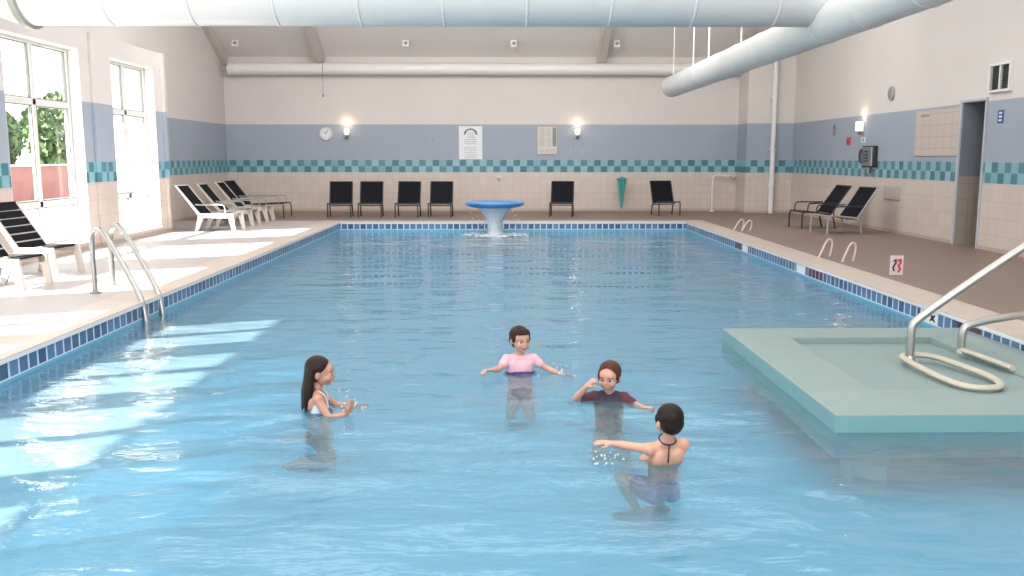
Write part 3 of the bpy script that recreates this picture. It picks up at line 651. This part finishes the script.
def base_rail(pts, flatpts, closed, label, name, loc, extra=None):
    t_ = thing(name, label, 'handrail', loc, 0, 'steel handrails on the platform')
    L = lambda p: tuple(p[i] - loc[i] for i in range(3))
    m = MB(); m.tube([L(p) for p in pts], .034, 12, smooth_n=2); m.build('rail', M_steel, t_, smooth=True)
    m = MB(); m.tube([L(p) for p in flatpts], .03, 10, smooth_n=2, closed=closed, flat=.8); m.build('base_loop', M_foam, t_, smooth=True)
    m = MB(); m.lathe([(.045, 0), (.045, .02), (.03, .05)], c=L((pts[0][0], pts[0][1], PT)), seg=16); m.build('socket', M_steel, t_, smooth=True)
    return t_
base_rail([(3.46, 7.40, PT + .01), (3.46, 7.40, .17), (3.48, 7.40, .24), (4.30, 7.32, .87), (4.9, 7.25, 1.28), (5.05, 7.12, 1.25), (5.08, 7.1, .02)],
          [(3.40, 7.44, PT + .032), (3.52, 7.47, PT + .032), (3.66, 7.42, PT + .032), (3.72, 7.10, PT + .032), (3.77, 6.60, PT + .032), (3.66, 6.34, PT + .032), (3.42, 6.34, PT + .032), (3.36, 6.60, PT + .032), (3.36, 7.20, PT + .032)], True,
          'tall steel handrail with looped cream foot on the pool platform', 'platform_handrail', (3.46, 7.40, PT))
base_rail([(4.03, 7.66, PT + .01), (4.03, 7.66, .10), (4.07, 7.66, .16), (4.57, 7.66, .25), (5.02, 7.66, .27), (5.06, 7.66, .02)],
          [(4.03, 7.66, PT + .032), (4.05, 7.5, PT + .032), (4.08, 7.10, PT + .032), (4.09, 6.96, PT + .032)], False,
          'low steel handrail with straight cream foot behind the tall one', 'platform_handrail', (4.03, 7.66, PT))

# ------------------------------------------------------------------ small deck items and waterline markers
def hooks(loc, h, label, dx, dy):
    t_ = thing('deck_hoop', label, 'hoop', loc, 0, 'pink and white hoops on the right deck')
    for k in (0, 1):
        o = Vector((k * dx, k * dy, 0))
        m = MB(); m.tube([o + Vector(p) for p in ((-.17, -.12, .0), (-.06, -.05, h * .7), (.02, 0, h), (.09, .02, h * .85), (.08, .02, h * .4), (.05, .02, 0))], .016, 8, smooth_n=2); m.build('hoop', M_pink, t_, smooth=True)
    return t_
hooks((5.30, 14.45, 0), .30, 'pair of pink white hoops standing on brown deck, nearer pair', .14, -.62)
hooks((5.33, 19.9, 0), .24, 'pair of pink white hoops on brown deck, farther pair', .10, -.28)
t_ = thing('deck_sign', 'small upright white sign with red and black marks on brown deck', 'sign', (5.42, 12.15, 0), .05)
m = MB(); m.box(-.09, .09, -.012, .012, 0, .27, .004); m.build('board', plain('pinkish_board', (.72, .62, .62), .5), t_)
m = MB(); 
m.tube([(-.055, -.015, .19), (-.02, -.015, .22), (-.02, -.015, .17), (-.055, -.015, .11), (-.04, -.015, .06)], .013, 6); m.build('dark_figure', M_maroon, t_)
m = MB(); m.tube([(.005, -.015, .20), (.045, -.015, .22), (.05, -.015, .17), (.02, -.015, .13), (.045, -.015, .09), (.02, -.015, .04)], .016, 6); m.build('red_figure', M_red, t_)
def marker(y, label, mk):       # enamel markers let into the right waterline band
    t_ = thing('depth_marker', label, 'marker', (PX1, y, -.115), -PI / 2, 'waterline marker tiles on the right pool wall')
    m = MB(); m.box(-.20, .20, -.004, .01, -.062, .062, .002); m.build('tile', M_paper, t_)
    if mk:
        text_part('1', .11, M_dark, t_, (-.10, -.005, 0), (PI / 2, 0, 0), 'numeral', 1.5)
        m = MB(); m.box(.02, .15, -.006, -.004, -.012, .012, M=Matrix.Translation((.085, 0, 0)) @ Matrix.Rotation(.6, 4, 'Y') @ Matrix.Translation((-.085, 0, 0))); m.box(.02, .15, -.006, -.004, -.012, .012, M=Matrix.Translation((.085, 0, 0)) @ Matrix.Rotation(-.6, 4, 'Y') @ Matrix.Translation((-.085, 0, 0))); m.lathe([(.03, -.006), (.03, -.004)], c=(.085, 0, 0), seg=12, axis='y'); m.build('crossed_mark', M_dark, t_)
def redtiles(y, n, label):
    t_ = thing('warning_tiles', label, 'marker', (PX1, y, -.115), -PI / 2, 'dark maroon tiles on the right pool wall')
    for k in range(n):
        m = MB(); m.box(-.062, .062, -.004, .01, -.06, .06, .002); o = m.build('tile', M_maroon, t_); o.location = (k * .155 - .155 * (n - 1) / 2, 0, 0)
marker(9.55, 'white marker tile with dark one and cross beside tall handrail', True)
redtiles(8.72, 3, 'dark maroon tiles in waterline band near the low handrail')
marker(13.75, 'white marker tile in waterline band below the nearer hoops', False)
redtiles(13.1, 4, 'dark maroon tiles in waterline band below the nearer hoops')
marker(16.95, 'white marker tile in waterline band below the farther hoops', False)
redtiles(17.45, 3, 'dark maroon tiles in waterline band below the farther hoops')

# ------------------------------------------------------------------ outside
M_grass = plain('lawn_grass', (.25, .36, .12), .9, scale=2, vary=.3)  # plain lawn green, varied by noise
m = MB(); m.box(-60, LX - .35, -30, 70, -.25, -.12); struct('ground', m, M_grass)['label'] = 'lawn outside the windows'
m = MB(); m.box(-12.5, -9.2, -20, 60, -.12, -.08); struct('path', m, plain('pale_paving', (.6, .58, .56), .8))
t_ = thing('garden_wall', 'dull red boundary wall seen through the left windows', 'wall', (-19, 20, -.12))
m = MB(); m.box(-.15, .15, -32, 45, 0, 1.35); m.build('masonry', plain('red_render', (.30, .11, .11), .8, scale=3), t_)
m = MB(); m.box(-.2, .2, -32, 45, 1.35, 1.42); m.build('wall_cap', M_cream, t_)
M_leaf = plain('tree_leaves', (.075, .125, .045), .8, vary=.5, scale=1.2)
M_bark = plain('bark', (.12, .08, .05), .9)
def tree(x, y, h, r, label, seed):
    rnd = random.Random(seed); t_ = thing('tree', label, 'tree', (x, y, -.12), 0, 'trees outside the windows')
    m = MB(); m.tube([(0, 0, 0), (.1, 0, h * .3), (0, .1, h * .62)], .15, 8); m.build('trunk', M_bark, t_)
    m = MB()
    for k in range(3200):
        d = Vector((rnd.gauss(0, 1), rnd.gauss(0, 1), rnd.gauss(0, 1))).normalized() * rnd.uniform(.45, 1) ** .5
        p = Vector((d.x * r, d.y * r, h * .62 + d.z * r * .9)); s_ = rnd.uniform(.12, .24)
        Mx = Matrix.Translation(p) @ Euler((rnd.uniform(0, 6), rnd.uniform(0, 6), rnd.uniform(0, 6))).to_matrix().to_4x4()
        m.b.faces.new([m.b.verts.new(Mx @ Vector(q)) for q in ((-s_, 0, 0), (0, -s_ * .6, 0), (s_, 0, 0), (0, s_ * .6, 0))])
    m.build('crown', M_leaf, t_)
tree(-22.5, 33.0, 4.6, 2.1, 'leafy green tree seen through the nearer window, left pane', 1)
tree(-21.5, 37.5, 4.0, 1.8, 'leafy green tree seen through the nearer window, right pane', 2)
tree(-21.0, 45.0, 4.8, 2.2, 'leafy green tree seen through the farther window', 3)
t_ = thing('sun_blocker', 'added slab outside the left windows that keeps sun off the upper panes', 'canopy', (LX - .32, 16, 3.62))  # added to stop sun through the upper panes reaching the pool
m = MB(); m.box(-1.75, -1.0, -7.0, 3.2, 0, .12); m.build('slab', M_white, t_)
m = MB(); m.box(-1.79, -1.75, -7.0, 3.2, -.01, .16); m.build('slab_edge', M_white, t_)

# ------------------------------------------------------------------ people
def V(*a): return Vector(a)
class Body:
    def __init__(s): s.b = bmesh.new()
    def cap(s, p0, p1, r0, r1, flat=1.0, nrm=None, n=6):
        p0, p1 = Vector(p0), Vector(p1); d = p1 - p0; L = max(d.length, 1e-4); t = d.normalized()
        a = Vector(nrm) if nrm is not None else (V(0, 0, 1) if abs(t.z) < .9 else V(0, 1, 0)); a = (a - t * a.dot(t)).normalized(); c = t.cross(a); seg = 14; rings = []
        prof = [(-r0 * math.cos(k * PI / 2 / n), r0 * math.sin(k * PI / 2 / n)) for k in range(1, n + 1)] + [(L + r1 * math.sin(k * PI / 2 / n), r1 * math.cos(k * PI / 2 / n)) for k in range(0, n)]
        for h, r in prof: rings.append([s.b.verts.new(p0 + t * h + (c * math.cos(2 * PI * k / seg) + a * math.sin(2 * PI * k / seg) * flat) * r) for k in range(seg)])
        e0 = s.b.verts.new(p0 - t * r0); e1 = s.b.verts.new(p1 + t * r1)
        for A, B in zip(rings, rings[1:]):
            for k in range(seg): s.b.faces.new((A[k], A[(k + 1) % seg], B[(k + 1) % seg], B[k]))
        for k in range(seg): s.b.faces.new((e0, rings[0][(k + 1) % seg], rings[0][k])); s.b.faces.new((e1, rings[-1][k], rings[-1][(k + 1) % seg]))
    def ell(s, c, r, R=None):
        M = Matrix.Translation(c) @ ((R.to_4x4()) if R is not None else Matrix()) @ Matrix.Diagonal((*r, 1)); bmesh.ops.create_icosphere(s.b, subdivisions=3, radius=1, matrix=M)
    def done(s, name, mat, parent, voxel=.006, smooth=4, cut=None):
        bmesh.ops.recalc_face_normals(s.b, faces=s.b.faces)
        me = bpy.data.meshes.new(name); s.b.to_mesh(me); s.b.free(); o = bpy.data.objects.new(name, me); COL.objects.link(o)
        md = o.modifiers.new('r', 'REMESH'); md.mode = 'VOXEL'; md.voxel_size = voxel
        sm = o.modifiers.new('s', 'SMOOTH'); sm.iterations = smooth; sm.factor = .5
        dg = bpy.context.evaluated_depsgraph_get(); dg.update(); nm = bpy.data.meshes.new_from_object(o.evaluated_get(dg)); bpy.data.objects.remove(o); bpy.data.meshes.remove(me)
        nm.name = name
        if cut:
            bm = bmesh.new(); bm.from_mesh(nm)
            for co, no in cut:
                bmesh.ops.bisect_plane(bm, geom=bm.verts[:] + bm.edges[:] + bm.faces[:], plane_co=co, plane_no=no, clear_outer=True)
                es = [e for e in bm.edges if e.is_boundary]
                if es: bmesh.ops.holes_fill(bm, edges=es)
            bm.to_mesh(nm); bm.free()
        nm.materials.clear(); nm.materials.append(mat)
        for p in nm.polygons: p.use_smooth = True
        r = bpy.data.objects.new(name, nm); COL.objects.link(r); r.parent = parent; return r
def hand(b, wrist, d, nrm, side, curl=.35, k=1.0):
    """d: direction of fingers; nrm: palm normal (curl goes that way); side: +1/-1 which side the thumb is."""
    d = Vector(d).normalized(); n = Vector(nrm); n = (n - d * n.dot(d)).normalized(); s_ = d.cross(n) * side
    w = Vector(wrist); pl = .058 * k
    for q in (-.020, -.007, .007, .020): b.cap(w + s_ * q * .6 * k, w + d * pl + s_ * q * k, .0135 * k, .0115 * k)
    for q, L in ((.024, .040), (.008, .048), (-.008, .044), (-.023, .034)):
        p = w + d * pl + s_ * q * k; L *= k; dd = (d + s_ * q * 6).normalized(); ang = curl
        for seg_, f in ((.42, 1.0), (.33, 1.0), (.25, .8)):
            c_, sn = math.cos(ang), math.sin(ang); e = p + (dd * c_ + n * sn) * L * seg_; b.cap(p, e, .0085 * k, .0075 * k); p = e; ang += curl * f
    p = w + d * .016 * k + s_ * .020 * k; e = p + (d * .55 + s_ * .75 + n * .25).normalized() * .030 * k; b.cap(p, e, .0105 * k, .009 * k); e2 = e + (d * .85 + s_ * .35 + n * .3).normalized() * .024 * k; b.cap(e, e2, .009 * k, .0075 * k)
def skin_mat(name, col):
    t = NT(name); tc = t.n('ShaderNodeTexCoord'); nz = t.noise(tc.outputs['Object'], 9, 3)
    t.bsdf(t.mix(nz, tuple(c * .93 for c in col), tuple(min(1, c * 1.06) for c in col)), .42, spec=.4); return t.m
def hair_mat(name, col):
    t = NT(name); tc = t.n('ShaderNodeTexCoord'); mp = t.n('ShaderNodeMapping'); mp.inputs['Scale'].default_value = (90, 90, 6); t.l(tc.outputs['Object'], mp.inputs[0]); nz = t.noise(mp.outputs[0], 1.5, 3)
    t.bsdf(t.mix(nz, tuple(c * .3 for c in col), tuple(c * 1.1 for c in col)), .5, spec=.2, normal=t.bump(nz, .7, .006)); return t.m
M_eye = plain('eye_white', (.75, .74, .72), .25, vary=.01); M_iris = plain('dark_iris', (.03, .018, .012), .2, vary=.1)
M_lip = plain('lips', (.50, .17, .15), .45); M_brow = plain('eyebrow', (.06, .035, .025), .7)
def person(label, loc, yaw, tilt=(0, 0), head=(0, 0, 0), arms=(), legs=(), skin=None, hair=None, long_hair=False, build_clothes=None, wide=1.0, fringe=0.0, hs=1.05):
    root = thing('person', label, 'person', loc)
    Rz = Matrix.Rotation(yaw, 3, 'Z'); Rt = Rz @ Matrix.Rotation(tilt[0], 3, 'X') @ Matrix.Rotation(tilt[1], 3, 'Y')
    T = lambda *p: Rt @ Vector(p)
    b = Body()
    def torso(b, g=0.0, top=True, low=True):
        if low: b.ell(T(0, 0, .0), (.092 * wide + g, .075 + g, .085 + g), Rt)
        b.ell(T(0, 0, .115), (.083 * wide + g, .062 + g, .10 + g), Rt); b.ell(T(0, .0, .215), (.098 * wide + g, .068 + g, .10 + g), Rt)
        for q in (-1, 1): b.cap(T(q * .036 * wide, 0, .03), T(q * .050 * wide, 0, .25), .052 + g, .056 + g)
        b.cap(T(-.088, .004, .288), T(.088, .004, .288), .038 + g, .038 + g)
        if top: b.cap(T(-.05, .008, .312), T(.05, .008, .312), .030 + g, .030 + g)
    torso(b)
    for sd_ in (-1, 1): b.ell(T(sd_ * .045, .05, -.02), (.05, .045, .055), Rt); b.ell(T(sd_ * .055, .045, .23), (.045, .03, .06), Rt)
    HS = hs; hc = T(0, -.012, .457); Rh = Rt @ Euler(head).to_matrix() @ Matrix.Scale(HS, 3); Hd = lambda *p: hc + Rh @ Vector(p)
    b.cap(T(0, .008, .30), Hd(0, .022, -.05), .036, .036)
    # head
    b.ell(Hd(0, .012, .022), (.074, .088, .084), Rh); b.ell(Hd(0, -.022, -.030), (.060, .062, .058), Rh); b.ell(Hd(0, -.048, -.068), (.026, .026, .020), Rh)
    b.ell(Hd(0, -.058, .028), (.052, .024, .034), Rh)
    for sd_ in (-1, 1):
        b.ell(Hd(sd_ * .034, -.058, -.028), (.024, .022, .022), Rh); b.ell(Hd(sd_ * .076, .012, -.012), (.010, .018, .027), Rh @ Matrix.Rotation(sd_ * .35, 3, 'Z'))
        b.cap(Hd(sd_ * .016, -.080, .014), Hd(sd_ * .044, -.070, .012), .007, .006)
    b.cap(Hd(0, -.078, .008), Hd(0, -.092, -.022), .0075, .0105); b.ell(Hd(0, -.078, -.046), (.020, .010, .009), Rh)
    # arms
    J = {}
    for a in arms:
        sd_ = a['side']; sh = T(sd_ * .112 * wide, .004, .285); el = sh + Vector(a['el']); wr = el + Vector(a['wr']); J[('a', sd_)] = (sh, el, wr)
        b.ell(sh, (.040, .040, .042)); b.cap(sh, el, .034, .026); b.cap(el, el.lerp(wr, .35), .026, .027); b.cap(el.lerp(wr, .35), wr, .027, .0185); hand(b, wr, a['hd'], a['n'], a.get('th', 1), a.get('curl', .35), 1.05)
    for a in legs:
        sd_ = a['side']; hp = T(sd_ * .052, 0, -.03); kn = hp + Vector(a['kn']); an = kn + Vector(a['an']); J[('l', sd_)] = (hp, kn, an)
        b.cap(hp, kn, .066, .044); b.ell(kn, (.044, .044, .044)); b.cap(kn, kn.lerp(an, .35), .042, .043); b.cap(kn.lerp(an, .35), an, .043, .026)
        ft = Vector(a['ft']).normalized(); b.cap(an + V(0, 0, -.01) - ft * .025, an + V(0, 0, -.018) + ft * .045, .026, .024); b.cap(an + V(0, 0, -.018) + ft * .04, an + V(0, 0, -.026) + ft * .125, .024, .017)
        sidev = ft.cross(V(0, 0, 1)).normalized()
        for q in range(5): p = an + V(0, 0, -.030) + ft * .125 + sidev * (.026 - q * .013); b.cap(p, p + ft * (.030 - q * .003), .0095 - q * .0007, .008 - q * .0006)
    b.done('body', skin, root, .0055, 3)
    # face parts
    for sd_ in (-1, 1):
        m = MB(); m.ball(Hd(sd_ * .0305, -.0655, -.001), (.0140, .0108, .0080), Rh.to_4x4()); e = m.build('eye', M_eye, root, smooth=True)
        m = MB(); m.ball(Hd(sd_ * .0305, -.0750, -.001), (.0078, .003, .0078), Rh.to_4x4()); m.build('iris', M_iris, e, smooth=True)
        m = MB(); m.tube([Hd(sd_ * .014, -.0855, .019), Hd(sd_ * .031, -.0825, .024), Hd(sd_ * .048, -.072, .018)], .0032, 6, flat=.8); m.build('eyebrow', M_brow, root, smooth=True)
    m = MB(); m.tube([Hd(-.019, -.0845, -.045), Hd(-.007, -.0905, -.047), Hd(.007, -.0905, -.047), Hd(.019, -.0845, -.045)], .0042, 8); m.build('lips', M_lip, root, smooth=True)
    # hair
    h = Body(); h.ell(Hd(0, .025, .037), (.082, .090, .081), Rh); h.ell(Hd(0, .040, .0), (.078, .072, .075), Rh)
    if fringe: 
        for k in range(7): x_ = -.05 + k * .0167; h.cap(Hd(x_ * .8, -.045, .085), Hd(x_, -.078 + abs(x_) * .25, .085 - fringe), .014, .009)
    if long_hair:
        for k in range(11):
            a_ = -1.25 + 2.5 * k / 10; x_, y_ = math.sin(a_) * .074, .025 + math.cos(a_) * .068
            pts = [Hd(x_, y_, .03), Hd(x_ * 1.06, y_ + .006, -.06)] + [hc + Rt @ V(x_ * .95, y_ + .022 + .004 * (k % 3), -.14), hc + Rt @ V(x_ * .75, y_ + .030 + .006 * (k % 2), -.235 - .02 * ((k * 7) % 3))]
            for p, q, r0, r1 in zip(pts, pts[1:], (.022, .020, .018), (.020, .018, .008)): h.cap(p, q, r0, r1)
    else:
        h.ell(Hd(0, .058, -.028), (.058, .040, .045), Rh)
        for sd_ in (-1, 1): h.ell(Hd(sd_ * .068, -.012, .018), (.013, .026, .034), Rh)
    h.done('hair', hair, root, .0055, 2)
    if build_clothes: build_clothes(root, T, Rt, J, torso, Hd)
    return root
SK1 = skin_mat('skin_warm', (.50, .26, .18)); SK2 = skin_mat('skin_fair', (.55, .31, .23)); SK3 = skin_mat('skin_pink', (.56, .29, .22)); SK4 = skin_mat('skin_light', (.58, .31, .22))
HR1 = hair_mat('dark_brown_hair', (.030, .014, .010)); HR2 = hair_mat('brown_hair', (.032, .014, .010)); HR3 = hair_mat('auburn_short_hair', (.10, .035, .018)); HR4 = hair_mat('dark_short_hair', (.020, .011, .008))
C_pink = plain('pink_shirt', (.72, .43, .50), .8, scale=30, bump=.2); C_purple = plain('purple_skirt', (.05, .03, .13), .7); C_white = plain('white_swimsuit', (.62, .70, .76), .7); C_navy = plain('blue_ruffle', (.05, .07, .26), .7, scale=30, vary=.4)
C_shirt = plain('dark_navy_rash_top', (.030, .022, .040), .7, scale=20, vary=.3); C_redsl = plain('dark_red_sleeve', (.085, .020, .035), .7, scale=25, vary=.5); C_trunk = plain('bright_blue_trunks', (.008, .028, .28), .7); C_tealc = plain('dark_teal_shorts', (.02, .14, .16), .7); C_cord = plain('black_cord', (.01, .01, .01), .5)
def ruffle(root, T, zc, mat, r=.11, name='ruffle', depth=.05, ry=None):
    m = MB(); seg = 72; rings = []
    for i, (rr, zz) in enumerate(((.80, .035), (.92, .02), (1.08, .0), (1.22, -.012), (1.20, -.022), (1.02, -.012), (.86, .0))):
        ring = []
        for k in range(seg):
            a = 2 * PI * k / seg; w_ = 1 + (.07 * math.sin(a * 9) if 2 <= i <= 4 else 0); ring.append(m.b.verts.new(T(math.cos(a) * r * rr * w_, math.sin(a) * (ry or r * .8) * rr * w_, zc + zz + (.006 * math.sin(a * 9 + 1) if 2 <= i <= 4 else 0))))
        rings.append(ring)
    for A, B in zip(rings, rings[1:] + rings[:1]):
        for k in range(seg): m.b.faces.new((A[k], A[(k + 1) % seg], B[(k + 1) % seg], B[k]))
    return m.build(name, mat, root, smooth=True)
# girl in profile, left
def cl_girl1(root, T, Rt, J, torso, Hd):
    b = Body(); b.ell(T(0, 0, .0), (.100, .083, .092), Rt); b.ell(T(0, 0, .115), (.090, .069, .10), Rt); b.ell(T(0, 0, .200), (.103, .073, .075), Rt); [b.cap(T(q * .036, 0, .03), T(q * .050, 0, .21), .060, .063) for q in (-1, 1)]
    b.done('swimsuit', C_white, root, .006, 3)
    for s_ in (-1, 1):
        m = MB(); m.tube([T(s_ * .06, -.066, .235), T(s_ * .066, -.045, .305), T(s_ * .066, .005, .337), T(s_ * .06, .045, .305), T(s_ * .05, .075, .245)], .006, 6, smooth_n=2); m.build('strap', C_white, root, smooth=True)
    ruffle(root, T, .165, C_navy, .105)
legs_kneel = lambda f, s=1.0: (dict(side=-1, kn=(f[0] * .09 - f[1] * .03, f[1] * .09 + f[0] * .03, -.165), an=(-f[0] * .20, -f[1] * .20, -.02), ft=(-f[0], -f[1], -.15)), dict(side=1, kn=(f[0] * .07 + f[1] * .03, f[1] * .07 - f[0] * .03, -.165), an=(-f[0] * .20, -f[1] * .20, -.02), ft=(-f[0], -f[1], -.15)))
person('girl with long dark hair seen from the side, leftmost child in pool', (-1.33, 6.38, -.40), PI / 2 + .15, tilt=(.04, 0), head=(.05, 0, -.12),
       arms=(dict(side=-1, el=(.09, -.05, -.13), wr=(.13, .0, .04), hd=(.45, .0, 1), n=(-.6, .3, .2), th=1, curl=.25), dict(side=1, el=(.11, .03, -.11), wr=(.13, .02, -.02), hd=(1, .1, .1), n=(0, 0, -1), th=-1, curl=.2)),
       legs=legs_kneel((.97, -.1)), skin=SK1, hair=HR1, long_hair=True, build_clothes=cl_girl1)
# girl in pink, centre
def cl_girl2(root, T, Rt, J, torso, Hd):
    b = Body(); g = .009; b.ell(T(0, 0, .115), (.086 + g, .064 + g, .10 + g), Rt); b.ell(T(0, 0, .215), (.100 + g, .070 + g, .10), Rt); [b.cap(T(q * .036, 0, .06), T(q * .050, 0, .25), .054 + g, .058 + g) for q in (-1, 1)]; b.cap(T(-.088, .004, .288), T(.088, .004, .288), .038 + g, .038 + g); b.cap(T(-.055, .008, .308), T(.055, .008, .308), .034, .034)
    for s_ in (-1, 1):
        sh, el, wr = J[('a', s_)]; b.ell(sh, (.050, .050, .052)); b.cap(sh, sh.lerp(el, .42), .044, .041)
    b.done('shirt', C_pink, root, .006, 3)
    b = Body(); b.ell(T(0, 0, .0), (.106, .090, .085), Rt)
    b.done('swim_skirt', C_purple, root, .006, 2); ruffle(root, T, .172, C_purple, .112, 'waistband_ruffle')
person('girl in pink shirt facing the camera with both arms out', (.17, 7.50, -.395), .12, tilt=(0, 0), head=(.02, 0, .30),
       arms=(dict(side=-1, el=(-.075, -.09, -.06), wr=(-.055, -.11, .02), hd=(-1, -.6, .1), n=(0, -.3, -1), th=-1, curl=.55), dict(side=1, el=(.115, -.02, -.075), wr=(.115, -.05, -.04), hd=(1, -.1, -.18), n=(0, 0, -1), th=1, curl=.12)),
       legs=(dict(side=-1, kn=(-.03, -.17, -.13), an=(.0, .17, -.06), ft=(0, 1, -.2)), dict(side=1, kn=(.03, -.17, -.13), an=(.0, .17, -.06), ft=(0, 1, -.2))), skin=SK2, hair=HR2, build_clothes=cl_girl2, fringe=.022)
# boy in dark top
def cl_boy3(root, T, Rt, J, torso, Hd):
    b = Body(); g = .010; b.ell(T(0, 0, .115), (.086 + g, .064 + g, .10 + g), Rt); b.ell(T(0, 0, .215), (.100 + g, .070 + g, .10), Rt); [b.cap(T(q * .036, 0, .06), T(q * .050, 0, .25), .054 + g, .058 + g) for q in (-1, 1)]; b.cap(T(-.088, .004, .288), T(.088, .004, .288), .038 + g, .038 + g); b.cap(T(-.055, .008, .308), T(.055, .008, .308), .036, .036)
    b.done('rash_top', C_shirt, root, .006, 3)
    for s_ in (-1, 1):
        sh, el, wr = J[('a', s_)]; b = Body(); b.ell(sh, (.053, .053, .054)); b.cap(sh, sh.lerp(el, .62), .046, .040); b.done('sleeve', C_redsl, root, .006, 2)
    b = Body(); b.ell(T(0, 0, .0), (.106, .090, .095), Rt); b.done('shorts', C_tealc, root, .006, 2)
person('boy with short auburn hair in dark top, hand raised beside cheek', (.83, 6.66, -.495), -.18, tilt=(.10, 0), head=(.02, 0, -.22),
       arms=(dict(side=-1, el=(-.145, -.05, .005), wr=(.075, -.07, .11), hd=(.55, -.1, .6), n=(.6, .2, -.6), th=-1, curl=.75), dict(side=1, el=(.085, -.09, -.03), wr=(.035, -.11, .01), hd=(1, -.3, .1), n=(0, -.4, -1), th=1, curl=.95)),
       legs=(dict(side=-1, kn=(-.05, -.22, -.02), an=(.0, .16, -.06), ft=(-.3, -1, 0)), dict(side=1, kn=(.05, -.22, -.02), an=(.02, .16, -.06), ft=(.3, -1, 0))), skin=SK3, hair=HR3, build_clothes=cl_boy3)
# boy from behind
def cl_boy4(root, T, Rt, J, torso, Hd):
    b = Body(); b.ell(T(0, 0, .005), (.106, .092, .075), Rt); b.ell(T(-.045, .05, -.02), (.06, .055, .06), Rt); b.ell(T(.045, .05, -.02), (.06, .055, .06), Rt)
    for s_ in (-1, 1):
        hp, kn, an = J[('l', s_)]; b.cap(hp, hp.lerp(kn, .42), .076, .068)
    b.done('swim_trunks', C_trunk, root, .006, 2)
    m = MB(); pts = []
    for k in range(20): a = 2 * PI * k / 20; pts.append(T(math.cos(a) * .052, .006 + math.sin(a) * .048, .342 - .012 * math.sin(a)))
    m.tube(pts, .0045, 6, closed=True); m.tube([T(0.01, .054, .330), T(.012, .064, .28), T(.014, .074, .22)], .0045, 6); m.build('neck_cord', C_cord, root, smooth=True)
person('bare backed boy in blue trunks crouching with his back to camera', (.985, 5.27, -.40), PI + .28, tilt=(-.24, .03), head=(.22, 0, .10),
       arms=(dict(side=1, el=(-.10, .07, -.005), wr=(-.105, .06, .0), hd=(-1, .15, .05), n=(0, 0, -1), th=1, curl=.12), dict(side=-1, el=(-.05, -.02, -.12), wr=(-.11, .03, .01), hd=(-1, .3, .35), n=(0, .2, -1), th=-1, curl=.35)),
       legs=(dict(side=1, kn=(-.175, .17, .03), an=(.10, -.04, -.20), ft=(-1, .3, -.1)), dict(side=-1, kn=(-.12, .22, -.03), an=(.13, .0, -.17), ft=(-1, .5, -.1))), skin=SK4, hair=HR4, hs=.97, build_clothes=cl_boy4)
# droplets thrown up by the children
def drops(loc, n, sx, sy, sz, label, seed):
    rnd = random.Random(seed); m = MB()
    for k in range(n): m.ball((rnd.gauss(0, sx), rnd.gauss(0, sy), abs(rnd.gauss(0, sz))), rnd.uniform(.003, .009), sub=1)
    o = m.build('water_droplets', M_white_water, loc=loc, smooth=True); tag(o, label, 'splash', kind='stuff')
drops((.62, 5.2, -.215), 22, .06, .05, .03, 'white splash droplets beside the crouching boy', 1)
drops((.50, 7.3, -.215), 16, .05, .05, .05, 'splash droplets right of the girl in pink', 2)
drops((-1.05, 6.35, -.215), 24, .05, .04, .04, 'splash droplets at the hands of the long haired girl', 3)
